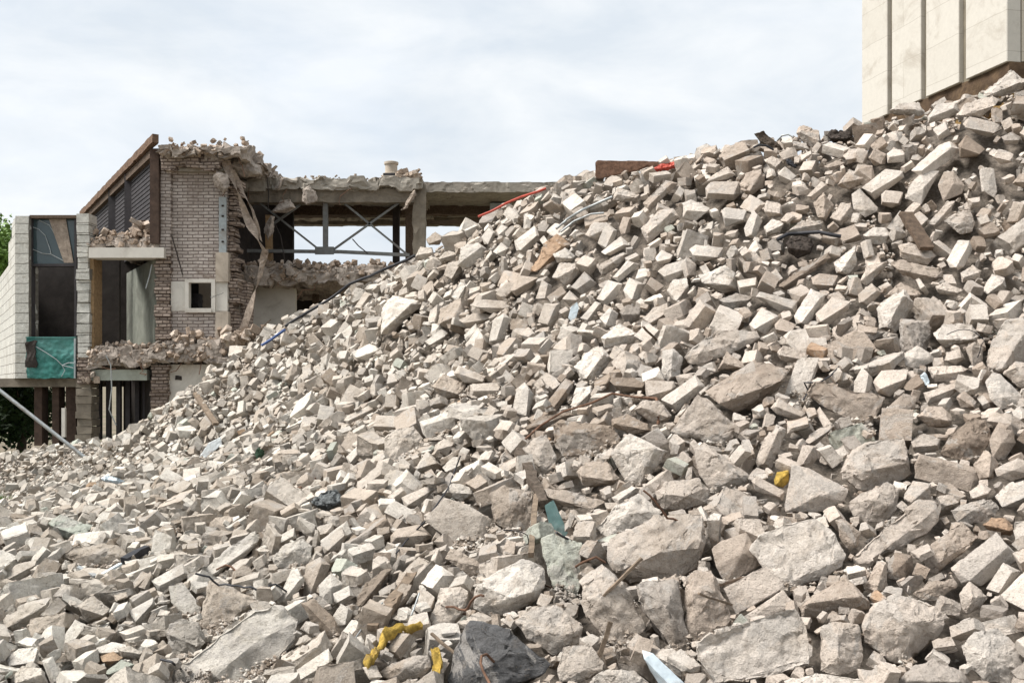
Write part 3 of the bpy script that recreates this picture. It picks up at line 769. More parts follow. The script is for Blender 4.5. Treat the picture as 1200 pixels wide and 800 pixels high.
def exec_debris_masks():
    q4 = lambda ou, ov, L: [(ou + a * .25, ov + b * .25) for a, b in L]
    r3 = lambda ou, ov, L: [(ou + a * .375, ov + b * .375) for a, b in L]
    soft_strip('foam_strip', 'crumpled strip of yellow insulation foam curling between stones near the bottom', 'insulation foam',
               q4(400, 600, [(110, 730), (150, 670), (190, 610), (250, 565), (320, 543), (388, 535)]), 9, MAT_FOAM, lm='the curled yellow foam strip')
    soft_strip('foam_strip', 'short ragged yellow foam scrap beside the black asphalt slab', 'insulation foam',
               q4(400, 600, [(440, 640), (455, 700), (450, 770)]), 10, MAT_FOAM, 0.2)
    debris_poly('foam_lump', 'small square lump of yellow foam between pale stones', 'insulation foam',
                q4(800, 400, [(425, 650), (440, 610), (500, 600), (500, 660), (470, 686), (430, 675)]), MAT_FOAM, 14, lm='the square yellow foam lump')
    debris_poly('glass_shard', 'teal striped glass shard wedged upright between the central blocks', 'glass shard',
                r3(600, 500, [(100, 245), (130, 225), (150, 270), (176, 330), (165, 348), (120, 325)]), MAT_TEAL, 2, 0.6, 0.2, 0.2, dr=False, lm='the teal glass shard')
    debris_poly('plastic_profile', 'pale blue plastic profile sticking out at the bottom edge', 'plastic strip',
                r3(600, 500, [(405, 695), (440, 705), (540, 800), (560, 840), (480, 840), (430, 760)]), MAT_BLUEW, 8, 0.5, 0.2, 0.2, bev=0.03, lm='the pale blue plastic profile')
    debris_poly('plastic_scrap', 'thin bluish white plastic scrap poking up mid-slope among bricks', 'plastic strip',
                q4(600, 200, [(262, 690), (275, 640), (305, 612), (315, 640), (300, 700), (275, 705)]), MAT_BLUEW, 3, 0.4, 0.2, 0.4, dr=False, lm='the bluish plastic scrap')
    debris_poly('foil_scrap', 'crumpled shiny light blue foil scrap at the end of a stone', 'foil',
                q4(1000, 400, [(312, 160), (335, 140), (362, 185), (355, 215), (325, 200)]), MAT_BLUEW, 6, 0.6, 0.4, 1.6, lm='the crumpled blue foil')
    debris_poly('earth_clod', 'round dark brown clod of matted earth below a black hose', 'earth clod',
                q4(800, 200, [(480, 330), (510, 305), (590, 310), (615, 345), (600, 390), (545, 412), (495, 385)]), MAT_CLOD, 22, 0.3, 0.4, 1.6, lm='the round dark clod')
    debris_poly('torn_mat', 'dark torn mat standing up at a slant on the crest of the pile', 'torn mat',
                q4(820, 120, [(250, 145), (300, 130), (345, 165), (395, 215), (385, 235), (340, 215), (285, 190)]), MAT_BARK, 5, 0.6, 0.2, 1.2, dr=False, lm='the dark torn mat')
    debris_poly('earth_clod', 'lumpy dark purple-grey clod on the crest left of the cream tower', 'earth clod',
                q4(820, 120, [(590, 150), (620, 130), (660, 135), (700, 130), (722, 160), (690, 185), (620, 185)]), MAT_CLOD, 16, 0.4, 0.4, 2.0, lm='the dark clod on the crest')
    debris_poly('rag', 'small black rag beside a white brick below the crest', 'rag',
                q4(820, 120, [(400, 270), (420, 262), (462, 295), (450, 310), (415, 295)]), MAT_BLACK, 6, 0.5, 0.4, 2.0)
    plank('board', 'weathered brown board lying aslant on the lower left stones', 'board', r3(0, 500, [(550, 235), (590, 185)]), 8, 5, MAT_WOOD, lm='the brown boards')
    plank('board', 'longer brown board pointing up the slope on the lower left stones', 'board', r3(0, 500, [(630, 150), (725, 85)]), 8, 5, MAT_WOOD)
    debris_poly('metal_sheet', 'bent blue-grey metal sheet leaning among the lower left stones', 'metal sheet',
                r3(0, 500, [(620, 95), (650, 50), (690, 30), (695, 55), (660, 85), (630, 108)]), MAT_STEEL, 2, 0.5, 0.5, 0.3, dr=False, lm='the blue-grey metal sheet')
    debris_poly('plastic_sheet', 'crumpled white plastic sheet lying on the far left stones', 'plastic sheet',
                r3(0, 500, [(300, 165), (340, 148), (375, 155), (395, 178), (370, 182), (330, 172)]), MAT_BLUEW, 4, 0.5, 0.5, 1.5, lm='the white plastic sheet')
    plank('pipe', 'short pale grey pipe lying at the lower left', 'pipe', r3(0, 500, [(240, 440), (300, 472)]), 6, 6, MAT_STEEL, 0.14, lm='the short grey pipe', rough=0.002)
    plank('lath', 'thin white lath leaning beside the short grey pipe', 'lath', r3(0, 500, [(312, 465), (378, 428)]), 4, 3, MAT_BLUEW, 0.14, rough=0.002)
    plank('hose', 'short thick black hose end between left stones', 'hose', r3(0, 500, [(388, 420), (430, 395), (462, 382)]), 9, 9, MAT_BLACK, 0.12, lm='the black hose end', rough=0.012)
    plank('board', 'narrow reddish board standing against the pile by the ruin', 'board', [(229, 461), (253, 497)], 6, 3, MAT_WOOD, 0.25, lm='the reddish board by the ruin')
    plank('board', 'thin dark red batten lying under a left-hand chunk', 'board', q4(200, 400, [(600, 690), (740, 603)]), 4, 3, MAT_RUST, 0.1)
    plank('stick', 'upright wooden stick left of the weathered green slab', 'stick', r3(600, 500, [(76, 215), (58, 400)]), 6, 6, MAT_WOOD, 0.2, lm='the upright wooden stick')
    plank('bark_bundle', 'dark frayed bundle of fibres leaning beside the teal glass', 'fibre bundle', r3(600, 500, [(20, 75), (55, 140), (100, 245)]), 10, 8, MAT_BARK, 0.16, rough=0.02)
    plank('board', 'splintered dark board jammed upright below the tilted beam', 'board', q4(1000, 200, [(245, 200), (300, 290), (345, 365)]), 16, 5, MAT_DWOOD, 0.12, lm='the splintered dark board')
    plank('board', 'long splintered timber lying left of the curled foam', 'board', q4(400, 600, [(150, 540), (235, 430), (330, 300)]), 15, 8, MAT_WOOD, 0.12, rough=0.02)
    debris_poly('steel_plate', 'dark rusty steel plate lying flat on the crest', 'steel plate',
                [(697, 190), (700, 187), (776, 189), (776, 194), (740, 197), (702, 210), (697, 207)], MAT_RUST, 10, 0.5, 0.2, 0.3, dr=False, lm='the rusty plate on the crest')
    debris_poly('plastic_scrap', 'bright orange-red plastic scrap on the crest by the rusty plate', 'plastic strip',
                [(763, 197), (772, 192), (790, 189), (795, 194), (785, 200), (770, 202)], MAT_RED, 4, 0.9, 0.3, 1.5)
    debris_poly('rag', 'small dark green rag between stones at the left', 'rag',
                q4(200, 400, [(390, 530), (410, 490), (440, 510), (445, 545), (410, 560)]), simple_mat('green_cloth', (0.04, 0.075, 0.045), 0.9, 15, 0.5, 0.8), 5, 0.4, 0.4, 2.5)
    debris_poly('plastic_bundle', 'crumpled dark grey plastic bundle among left-centre stones', 'plastic bundle',
                r3(300, 500, [(170, 235), (200, 200), (255, 190), (282, 215), (275, 245), (215, 265)]), simple_mat('grey_film', (0.16, 0.17, 0.17), 0.45, 20, 0.6, 0.9), 10, 0.4, 0.4, 2.5, lm='the dark plastic bundle')

def cable(name, label, cat, px, r, mat, lift=0.03, lm=None):
    pts = path_pts(px, lift, depth=zdepth, step=4)
    pts = [p + noise.noise_vector(p * 2.2) * 0.015 for p in pts]
    o = MB().tube(pts, r, 7).build(name, mat, smooth=60)
    tag(o, label, cat)
    if lm: mark(lm, np.mean([p[0] for p in px]), np.mean([p[1] for p in px]))

def late_debris():
    q4 = lambda ou, ov, L: [(ou + a * .25, ov + b * .25) for a, b in L]
    r3 = lambda ou, ov, L: [(ou + a * .375, ov + b * .375) for a, b in L]
    cable('cable', 'long black cable running along the upper left edge of the pile', 'cable', [(334, 382), (350, 372), (385, 351), (410, 333), (445, 318), (480, 303), (486, 299)], 0.022, MAT_BLACK, 0.12, 'the long black cable')
    cable('cable', 'short blue cable end at the far left edge of the pile', 'cable', [(306, 404), (318, 397), (334, 386)], 0.022, MAT_BLUE, 0.12, 'the blue cable end')
    cable('hose', 'red hose draped over the crest below the ruined roof', 'hose', [(560, 254), (575, 248), (592, 239), (612, 230), (630, 225), (640, 221)], 0.016, MAT_RED, 0.15, 'the red hose')
    cable('wire', 'long bent brown wire arching over the middle stones', 'wire', q4(600, 400, [(0, 505), (60, 460), (130, 400), (240, 330), (370, 290), (470, 245), (560, 258), (625, 264)]), 0.009, MAT_RUST, 0.06)
    cable('wire', 'rusty wire hanging in a bend over a pale chunk', 'wire', q4(600, 400, [(625, 264), (680, 268), (692, 320), (688, 390)]), 0.012, MAT_RUST, 0.05)
    cable('wire', 'straight thin dark wire rising past the square block', 'wire', r3(300, 500, [(435, 395), (480, 345), (530, 290), (580, 220), (610, 170), (640, 90)]), 0.006, MAT_BLACK, 0.08)
    cable('wire', 'thin pale wire crossing the dark timbers left of the curled foam', 'wire', q4(400, 600, [(55, 590), (110, 510), (190, 420)]), 0.005, MAT_STEEL, 0.08)
    cable('wire', 'short pale wire standing above the curled foam strip', 'wire', q4(400, 600, [(318, 495), (340, 440), (362, 380)]), 0.005, MAT_STEEL, 0.08)
    cable('wire', 'rusty bent wire lying across the weathered green slab', 'wire', q4(600, 600, [(262, 278), (330, 235), (395, 212), (440, 238)]), 0.007, MAT_RUST, 0.1)
    cable('wire', 'thin black wire loop at the bottom left beside a grey boulder', 'wire', q4(200, 600, [(-40, 690), (10, 700), (50, 740), (80, 800)]), 0.007, MAT_BLACK, 0.08)
    cable('hose', 'thin black hose lying along stones above the round dark clod', 'hose', q4(800, 200, [(440, 325), (490, 300), (560, 296), (640, 292), (700, 305), (740, 312)]), 0.018, MAT_BLACK, 0.06)
    cable('metal_strip', 'bent grey metal strip curving up towards the crest', 'metal strip', q4(600, 200, [(205, 275), (260, 230), (330, 185), (410, 150), (470, 125)]), 0.015, MAT_STEEL, 0.1, 'the bent metal strip')
    cable('metal_strip', 'second bent strip running under the longer metal strip', 'metal strip', q4(600, 200, [(225, 290), (290, 240), (370, 205), (430, 200)]), 0.012, MAT_STEEL, 0.08)
    cable('wire', 'loop of dark wire springing from the torn mat', 'wire', q4(820, 120, [(252, 212), (275, 200), (310, 202), (345, 222)]), 0.012, MAT_BLACK, 0.2)
    cable('wire', 'pale wire hoop sticking up between torn mat and crest boulder', 'wire', q4(820, 120, [(365, 175), (385, 155), (415, 150), (436, 165)]), 0.009, MAT_STEEL, 0.2)
    cable('wire', 'thin dark wire bent over stones right of the upright brick', 'wire', q4(800, 400, [(550, 290), (590, 230), (570, 190), (640, 190), (690, 160), (730, 115)]), 0.006, MAT_BLACK, 0.06)
    # pole leaning at the far left
    a, b = W(-30, 434, 17.2), W(106, 541, 17.2)
    o = MB().tube([a, b], 0.032, 10).build('steel_pole', MAT_STEEL, smooth=50)
    tag(o, 'long thin steel pole slanting down onto the left foot of the pile', 'pole')
    mark('the slanting steel pole', 80, 520)
# ------------------------------------------------------------------ stone geometry
def hull_bm(pts):
    bm = bmesh.new()
    vs = [bm.verts.new(p) for p in pts]
    r = bmesh.ops.convex_hull(bm, input=vs)
    bmesh.ops.delete(bm, geom=[g for g in list(set(r['geom_interior'] + r['geom_unused'])) if isinstance(g, bmesh.types.BMVert)], context='VERTS')
    bmesh.ops.remove_doubles(bm, verts=bm.verts[:], dist=1e-4)
    bmesh.ops.dissolve_limit(bm, angle_limit=math.radians(9), verts=bm.verts[:], edges=bm.edges[:])
    return bm

def worn(bm, size, bev, target, amp, seed, chips=True):
    if bev:
        try:
            bmesh.ops.bevel(bm, geom=bm.edges[:] + bm.verts[:], offset=bev, segments=2, profile=0.6, affect='EDGES', clamp_overlap=True)
        except Exception:
            pass
    bmesh.ops.triangulate(bm, faces=bm.faces[:])
    for _ in range(6):
        le = [e for e in bm.edges if e.calc_length() > target]
        if not le: break
        bmesh.ops.subdivide_edges(bm, edges=le, cuts=1)
        bmesh.ops.triangulate(bm, faces=bm.faces[:])
    bmesh.ops.recalc_face_normals(bm, faces=bm.faces[:])
    bm.normal_update()
    off = Vector((seed * 7.31 % 50, seed * 3.77 % 50, seed * 5.19 % 50))
    new = []
    for v in bm.verts:
        p = v.co / size + off
        d = noise.noise(p * 2.6) * 0.020 + (abs(noise.noise(p * 5.2)) - 0.2) * 0.020 + noise.noise(p * 14) * 0.010 + noise.noise(p * 33) * 0.006
        q = p + noise.noise_vector(p * 6) * 0.05
        cv = noise.voronoi(q * 3.6)[1][0]                        # flakes broken off at different depths
        d += (noise.cell(cv * 91.7) - 0.5) * 0.017
        cv = noise.voronoi(q * 9.0)[1][0]
        d += (noise.cell(cv * 57.3) - 0.5) * 0.011
        new.append(v.co + v.normal * d * size * amp)
    for v, c in zip(bm.verts, new):
        v.co = c
    return bm

def bm_to(bm, name, mat, sharp=38):
    me = bpy.data.meshes.new(name)
    bm.to_mesh(me); bm.free()
    me.polygons.foreach_set('use_smooth', np.ones(len(me.polygons), dtype=bool))
    me.set_sharp_from_angle(angle=math.radians(sharp))
    if mat: me.materials.append(mat)
    return me

def me_arrays(me):
    V = np.empty(len(me.vertices) * 3, dtype=np.float32); me.vertices.foreach_get('co', V)
    Fc = np.empty(len(me.loops), dtype=np.int32); me.loops.foreach_get('vertex_index', Fc)
    return V.reshape(-1, 3), Fc.reshape(-1, 3)

def chunk_points(r, dims, cuts):
    bm = bmesh.new()
    bmesh.ops.create_cube(bm, size=1.0)
    for v in bm.verts:
        v.co = Vector((v.co.x * dims[0], v.co.y * dims[1], v.co.z * dims[2])) + Vector((r.uniform(-.07, .07), r.uniform(-.07, .07), r.uniform(-.07, .07))) * max(dims) * 0.8
    for _ in range(cuts):
        n = Vector((r.gauss(0, 1), r.gauss(0, 1), r.gauss(0, 1))).normalized()
        ext = max(v.co.dot(n) for v in bm.verts)
        bmesh.ops.bisect_plane(bm, geom=bm.verts[:] + bm.edges[:] + bm.faces[:], plane_co=n * ext * r.uniform(0.60, 0.9), plane_no=n, clear_outer=True)
    pts = [v.co.copy() for v in bm.verts]
    bm.free()
    return pts

PROTO = []      # dicts: kind, hi mesh, lod arrays, sample points, rugged
def make_protos():
    r = random.Random(5)
    specs = []
    for i in range(16):
        specs.append(('c', (1, r.uniform(.62, .95), r.uniform(.45, .8)), r.choice((3, 4, 5, 6, 7))))
    for i in range(10):
        L = 1
        specs.append(('b', (1, r.uniform(.46, .56), r.uniform(.36, .5)), r.choice((0, 0, 1, 1))))
    for i in range(6):
        specs.append(('b', (1, r.uniform(.75, .95), r.uniform(.55, .7)), r.choice((1, 1, 2))))
    for i in range(6):
        specs.append(('s', (1, r.uniform(.55, .85), r.uniform(.2, .28)), r.choice((2, 3, 4))))
    for k, (kind, dims, cuts) in enumerate(specs):
        if kind == 'b':
            rr = random.Random(k)
            pts = []
            bm = bmesh.new(); bmesh.ops.create_cube(bm, size=1.0)
            for v in bm.verts: v.co = Vector((v.co.x * dims[0], v.co.y * dims[1], v.co.z * dims[2]))
            for _ in range(cuts):
                n = Vector((1, rr.uniform(-.45, .45), rr.uniform(-.45, .45))).normalized()
                bmesh.ops.bisect_plane(bm, geom=bm.verts[:] + bm.edges[:] + bm.faces[:], plane_co=n * rr.uniform(.22, .42), plane_no=n, clear_outer=True)
            for _ in range(rr.choice((0, 1, 1))):
                n = Vector((rr.choice((-1, 1)), rr.choice((-1, 1)), rr.choice((-1, 1)) * rr.uniform(.4, 1.4))).normalized()
                ext = max(v.co.dot(n) for v in bm.verts)
                bmesh.ops.bisect_plane(bm, geom=bm.verts[:] + bm.edges[:] + bm.faces[:], plane_co=n * ext * rr.uniform(.78, .92), plane_no=n, clear_outer=True)
            pts = [v.co.copy() for v in bm.verts]; bm.free()
        else:
            pts = chunk_points(r, dims, cuts)
        c = sum(pts, Vector()) / len(pts)
        pts = [p - c for p in pts]
        rough = 0.45 if kind == 'b' else 1.0
        hi = bm_to(worn(hull_bm(pts), 1.0, 0.012 if kind == 'b' else 0.016, 0.085, rough, k), 'stone_mesh', MAT_STONE)
        mid = bm_to(worn(hull_bm(pts), 1.0, 0.014, 0.26, rough, k), 'stone_mid', None)
        lo_bm = hull_bm(pts); bmesh.ops.triangulate(lo_bm, faces=lo_bm.faces[:])
        lo = bm_to(lo_bm, 'stone_lo', None)
        hV, hF = me_arrays(hi); mV, mF = me_arrays(mid); lV, lF = me_arrays(lo)
        sel = np.random.default_rng(k).permutation(len(hV))
        PROTO.append(dict(kind=kind, hi=hi, H=(hV, hF), M=(mV, mF), L=(lV, lF), S=hV[sel[:260]], S2=hV[sel[:70]]))
make_protos()
KINDS = {k: [i for i, p in enumerate(PROTO) if p['kind'] == k] for k in 'cbs'}

# ------------------------------------------------------------------ image masks of what must stay in view
MASK_D = np.full((900, 1300), np.inf, dtype=np.float32)     # distance of the traced thing at each photo pixel (+50 margin)
MASK_I = np.full((900, 1300), -1, dtype=np.int32)
def poly_mask(P, depth, idx):
    P = np.asarray(P) + 50
    u0, v0 = np.floor(P.min(0)).astype(int); u1, v1 = np.ceil(P.max(0)).astype(int)
    u0, v0 = max(u0, 0), max(v0, 0); u1, v1 = min(u1, 1299), min(v1, 899)
    if u1 <= u0 or v1 <= v0: return
    U, V = np.meshgrid(np.arange(u0, u1 + 1), np.arange(v0, v1 + 1))
    ins = np.zeros(U.shape, bool)
    n = len(P); j = n - 1
    for i in range(n):
        (xi, yi), (xj, yj) = P[i], P[j]
        c = ((yi > V) != (yj > V)) & (U < (xj - xi) * (V - yi) / ((yj - yi) if abs(yj - yi) > 1e-9 else 1e-9) + xi)
        ins ^= c; j = i
    D = MASK_D[v0:v1 + 1, u0:u1 + 1]; I = MASK_I[v0:v1 + 1, u0:u1 + 1]
    m = ins & (depth < D)
    D[m] = depth; I[m] = idx

# ------------------------------------------------------------------ the traced stones
HERO = parse_heroes()
HMAP = np.maximum(T - 0.33, -0.5).astype(np.float32)
def splat(P):
    ix = ((P[:, 0] - GX0) / GC).astype(int); iy = ((P[:, 1] - GY0) / GC).astype(int)
    ok = (ix >= 0) & (ix < NX) & (iy >= 0) & (iy < NY)
    np.maximum.at(HMAP, (ix[ok], iy[ok]), P[ok, 2])

def place_tint(u):
    t = min(1, max(0, (u - 150) / 700))
    return np.array([0.985 + 0.02 * t, 1.01 - 0.025 * t, 1.01 - 0.03 * t])

def poly_solid(P, R, thick, proud=0.14, tilt=0.5, target=0.02, rough=1.0, bev=0.05, seed=1, default_ridge=True, mat=None, name='stone', depth=None):
    P = np.asarray(P, float)
    c = P.mean(0)
    Q = P - c
    ev, evec = np.linalg.eigh(Q.T @ Q / len(Q))
    maj, mnr = evec[:, 1], evec[:, 0]
    if mnr[1] < 0: mnr = -mnr
    a = Q @ maj; b = Q @ mnr
    la, lb = a.max() - a.min(), b.max() - b.min()
    if thick is None: thick = 0.75 * lb
    Y0 = depth if depth else ray_depth(*np.clip(c, [-150, 0], [1350, 860]))
    pxm = Y0 / F
    Y0 -= proud * lb * pxm + 0.02
    pts3 = []
    for (u, v) in P:
        d = tilt * (v - c[1]) * 0.8
        pts3.append(W(u, v, Y0 - d * pxm))
    ridge = list(R)
    if not ridge and default_ridge:
        sh = (seed * 37 % 17) / 17.0
        bb = b.min() + (0.50 + 0.22 * sh) * lb
        for s in (a.min() + (0.10 + .1 * sh) * la, a.max() - (0.08 + .08 * (1 - sh)) * la):
            q = c + maj * s + mnr * bb
            ridge.append((q[0], q[1], (0.34 + 0.16 * sh) * lb))
    for (u, v, r_) in ridge:
        d = tilt * (v - c[1]) * 0.8 + (r_ if r_ > 0.3 * lb else min(r_ * (2.1 if thick > 0.4 * lb else 1.1), 0.40 * lb))
        pts3.append(W(u, v, Y0 - d * pxm))
    for (u, v) in P:
        q = c + (np.array((u, v)) - c) * 0.76
        d = tilt * (q[1] - c[1]) * 0.8 - thick
        pts3.append(W(q[0], q[1] + thick * 0.15, Y0 - d * pxm))
    ctr = sum(pts3, Vector()) / len(pts3)
    size = max(la, lb) * pxm
    bm = hull_bm([p - ctr for p in pts3])
    tg = max(0.013, min(0.05, size * 0.045)) if target is None else target
    worn(bm, size, bev * min(lb * pxm, 0.35), tg, rough, seed)
    me = bm_to(bm, name, mat or MAT_STONE)
    return me, ctr, Y0, size, c

NAME = {'c': 'concrete_chunk', 'b': 'broken_brick', 's': 'slab_fragment'}
IND = []       # individual stones: dict(obj args)
for i, h in enumerate(HERO):
    rough = {'b': 0.35, 's': 0.9, 'c': 1.0}[h['kind']]
    me, ctr, Y0, size, c = poly_solid(h['P'], h['R'], h['thick'], target=None, rough=rough,
                                      bev=0.022 if h['kind'] == 'b' else 0.030, seed=i + 3, name=NAME[h['kind']])
    V, Fc = me_arrays(me)
    Wd = V + np.array(ctr, dtype=np.float32)
    splat(Wd)
    poly_mask(h['P'], Y0, i)
    tone = np.array(TONES[h['tone']]) * place_tint(c[0]) * rng.uniform(0.84, 1.08)
    IND.append(dict(kind=h['kind'], me=me, loc=ctr, rot=None, scale=None, tone=tone, c=c, size=size, tk=h['tone'], pts=Wd[::max(1, len(Wd) // 300)], px=np.ptp(h['P'], axis=0)))

# ------------------------------------------------------------------ debris lying on the pile keeps its place too
exec_debris_masks()

# ------------------------------------------------------------------ everything between: stones dropped until they touch
STONES = []    # (proto, R, scale, loc, tonekey, tone)
def project(P):
    d = np.maximum(P[:, 1], 0.3)
    return HU + P[:, 0] / d * F, HV - (P[:, 2] - EYE) / d * F

SMAX = T + 0.02
def try_place(pi, s, x, y, Rm, tol, small):
    p = PROTO[pi]
    S = (p['S2'] if small else p['S']) @ Rm.T * s
    ix = ((S[:, 0] + x - GX0) / GC).astype(int); iy = ((S[:, 1] + y - GY0) / GC).astype(int)
    if ix.min() < 0 or iy.min() < 0 or ix.max() >= NX or iy.max() >= NY: return None
    z = float((HMAP[ix, iy] - S[:, 2]).max()) - 0.10 * s
    t = float(T[int((x - GX0) / GC), int((y - GY0) / GC)])
    if z > t + tol + (0.3 * s if s < 0.18 else 0.0): return None
    return z - t, z, S, ix, iy

def hides(S, x, y, z, lim):
    P = S + np.array((x, y, z), dtype=np.float32)
    u, v = project(P)
    iu = (u + 50).astype(int); iv = (v + 50).astype(int)
    ok = (iu >= 0) & (iu < 1300) & (iv >= 0) & (iv < 900)
    if not ok.any(): return False
    m = MASK_D[iv[ok], iu[ok]] > P[ok, 1] + 0.02
    f = np.isfinite(MASK_D[iv[ok], iu[ok]]) & m
    return f.mean() > lim

def rand_rot(pi, x, y):
    q = Quaternion((rng.normal(), rng.normal(), rng.normal(), rng.normal())).normalized()
    if rng.random() < 0.5:          # lies on its broad side, leaning with the slope
        i = min(NX - 4, max(3, int((x - GX0) / GC))); j = min(NY - 4, max(3, int((y - GY0) / GC)))
        nrm = Vector((-(T[i + 3, j] - T[i - 3, j]) / (6 * GC), -(T[i, j + 3] - T[i, j - 3]) / (6 * GC), 1)).normalized()
        nrm = (nrm + Vector((rng.normal(), rng.normal(), rng.normal())) * 0.25).normalized()
        q = Vector((0, 0, 1)).rotation_difference(nrm) @ Quaternion((0, 0, 1), rng.uniform(0, 6.283))
    return np.array(q.to_matrix(), dtype=np.float32)

POCKETS = [(470, 436, 62, 30, .5), (440, 360, 40, 22, 0), (1150, 300, 45, 40, 0), (1165, 215, 40, 40, 0), (870, 305, 60, 28, .3), (850, 500, 70, 40, 0), (690, 345, 28, 18, 0),
           (560, 330, 45, 25, 0), (1060, 140, 45, 18, 0), (250, 470, 40, 25, 0), (120, 545, 70, 22, 0), (910, 215, 45, 20, 0), (470, 700, 50, 30, 0), (720, 230, 50, 18, 0)]
def in_pocket(x, y):
    u = HU + x / y * F; v = HV - (surf(x, y) - EYE) / y * F
    return any(((u - a) / c) ** 2 + ((v - b) / d) ** 2 < 1 for a, b, c, d, e in POCKETS)
def holes(thr):
    m = (HMAP < T - thr) & (T > 0.14)
    ii, jj = np.nonzero(m)
    x = GX0 + (ii + .5) * GC; y = GY0 + (jj + .5) * GC
    ok = (x > -0.62 * y) & (x < 0.80 * y) & (y > 3.9) & (y < 22)
    x, y = x[ok], y[ok]
    w_ = np.where(x < 0.56 * y, 1.0, 0.4) / y ** 2; w_ /= w_.sum()
    return x, y, w_
def fill(n, smin, smax, tol, kinds, lim, tries=2, power=1.0, seek=None):
    small = smax < 0.12
    done = 0
    # even in the picture and even on the ground, half and half
    for k in range(n):
        if seek is not None:
            if k % 3000 == 0:
                hx, hy, hw = holes(seek)
                pick = rng.choice(len(hx), 3000, p=hw)
            x, y = hx[pick[k % 3000]], hy[pick[k % 3000]]
        elif rng.random() < 0.5:
            Y = 4.0 + 18.5 * rng.random() ** 1.3
            x = rng.uniform(-0.60, 0.80) * Y; y = Y
        else:
            u = rng.uniform(-70, 1400); v = rng.uniform(60, 840)
            Yd = ray_depth(u, v)
            x, y = (u - HU) / F * Yd, Yd + rng.uniform(-.05, .05)
        t = surf(x, y)
        if t < 0.12 or y > 22.0: continue
        s = (smin + (smax - smin) * rng.random() ** power) * (1.0 - 0.27 * min(1, max(0, (y - 9) / 8)))
        if s > 0.16 and y < 9.5 and x < -0.08 * y: s = max(s, min(s * 1.28, 0.34))
        if s > 0.15 and in_pocket(x, y): continue
        kd = kinds[rng.integers(len(kinds))]
        pi = KINDS[kd][rng.integers(len(KINDS[kd]))]
        best = None
        for _ in range(tries):
            xx, yy = x + rng.normal() * s * 0.4, y + rng.normal() * s * 0.4
            Rm = rand_rot(pi, xx, yy)
            r = try_place(pi, s, xx, yy, Rm, tol, small)
            if r and (best is None or r[0] < best[0]): best = (*r, xx, yy, Rm)
        if best is None: continue
        _, z, S, ix, iy, xx, yy, Rm = best
        if hides(S, xx, yy, z, lim): continue
        np.maximum.at(HMAP, (ix, iy), S[:, 2] + z)
        u = HU + xx / yy * F
        tk = rng.choice(list('wltgdovo'), p=[.36, .34, .18, .07, .03, .003, .017, 0]) if kd == 'b' else rng.choice(list('wltgdovo'), p=[.22, .39, .25, .10, .03, .002, .008, 0])
        tone = np.array(TONES[tk]) * place_tint(u) * rng.uniform(0.80, 1.12)
        STONES.append((pi, Rm, s, (xx, yy, z), tk, tone, kd))
        done += 1
    return done
import time as _tm
_t0 = _tm.time()
print('fill', fill(3800, 0.25, 0.42, 0.02, 'ccbs', 0.08, 3, 1.6),
      fill(14500, 0.19, 0.34, 0.02, 'bbbcc', 0.10, 3),
      fill(11000, 0.14, 0.24, 0.03, 'bbccs', 0.10, 3, 1.0, 0.2),
      fill(20000, 0.08, 0.17, 0.03, 'cccbs', 0.16, 3, 1.0, 0.12),
      fill(21000, 0.05, 0.11, 0.04, 'ccs', 0.2, 2, 1.2, 0.08),
      fill(30000, 0.03, 0.065, 0.02, 'ccs', 0.25, 1, 1.2, 0.07), 'in', _tm.time() - _t0, len(STONES))

# ------------------------------------------------------------------ how large does each show
ZW, ZH = 400, 267
ZS = 3.0
def zbuffer():
    U, Vv, D, ID = [], [], [], []
    for i, st in enumerate(IND):
        P = st['pts']; u, v = project(P)
        U.append(u); Vv.append(v); D.append(P[:, 1]); ID.append(np.full(len(P), i))
    for k, (pi, Rm, s, loc, *_r) in enumerate(STONES):
        S = PROTO[pi]['S'] if s > 0.12 else PROTO[pi]['S2']
        P = S @ Rm.T * s + np.array(loc)
        u, v = project(P)
        U.append(u); Vv.append(v); D.append(P[:, 1]); ID.append(np.full(len(P), len(IND) + k))
    U = np.concatenate(U); Vv = np.concatenate(Vv); D = np.concatenate(D); ID = np.concatenate(ID)
    iu = (U / ZS).astype(int); iv = (Vv / ZS).astype(int)
    ok = (U >= 0) & (Vv >= 0) & (iu < ZW) & (iv < ZH)
    iu, iv, D, ID = iu[ok], iv[ok], D[ok], ID[ok]
    order = np.argsort(-D)
    zi = np.full((ZH, ZW), -1); zd = np.full((ZH, ZW), np.inf)
    zi[iv[order], iu[order]] = ID[order]; zd[iv[order], iu[order]] = D[order]
    return zi, zd
ZI, ZD = zbuffer()
CNT = np.bincount(ZI[ZI >= 0].ravel(), minlength=len(IND) + len(STONES))
def zdepth(u, v):
    """distance of the nearest stone seen at a photo pixel (median of a few)"""
    iu, iv = int(u / ZS), int(v / ZS)
    w = ZD[max(0, iv - 1):iv + 2, max(0, iu - 1):iu + 2]
    w = w[np.isfinite(w)]
    return float(np.median(w)) if len(w) else ray_depth(u, v)

N_EXTRA = 70
extra = [k for k in np.argsort(-CNT[len(IND):])[:N_EXTRA]]
extra_set = set(int(k) for k in extra)
for k in extra_set:
    pi, Rm, s, loc, tk, tone, kd = STONES[k]
    P = PROTO[pi]['S'] @ Rm.T * s + np.array(loc)
    u, v = project(P)
    ys, xs = np.where(ZI == len(HERO) + k)
    c = np.array([xs.mean() * ZS, ys.mean() * ZS]) if len(xs) else np.array([u.mean(), v.mean()])
    IND.append(dict(kind=kd, me=PROTO[pi]['hi'], loc=Vector(loc), rot=Matrix(Rm.tolist()), scale=s, tone=tone, c=c, size=s, tk=tk, px=np.array([np.ptp(u), np.ptp(v)]), pts=None))

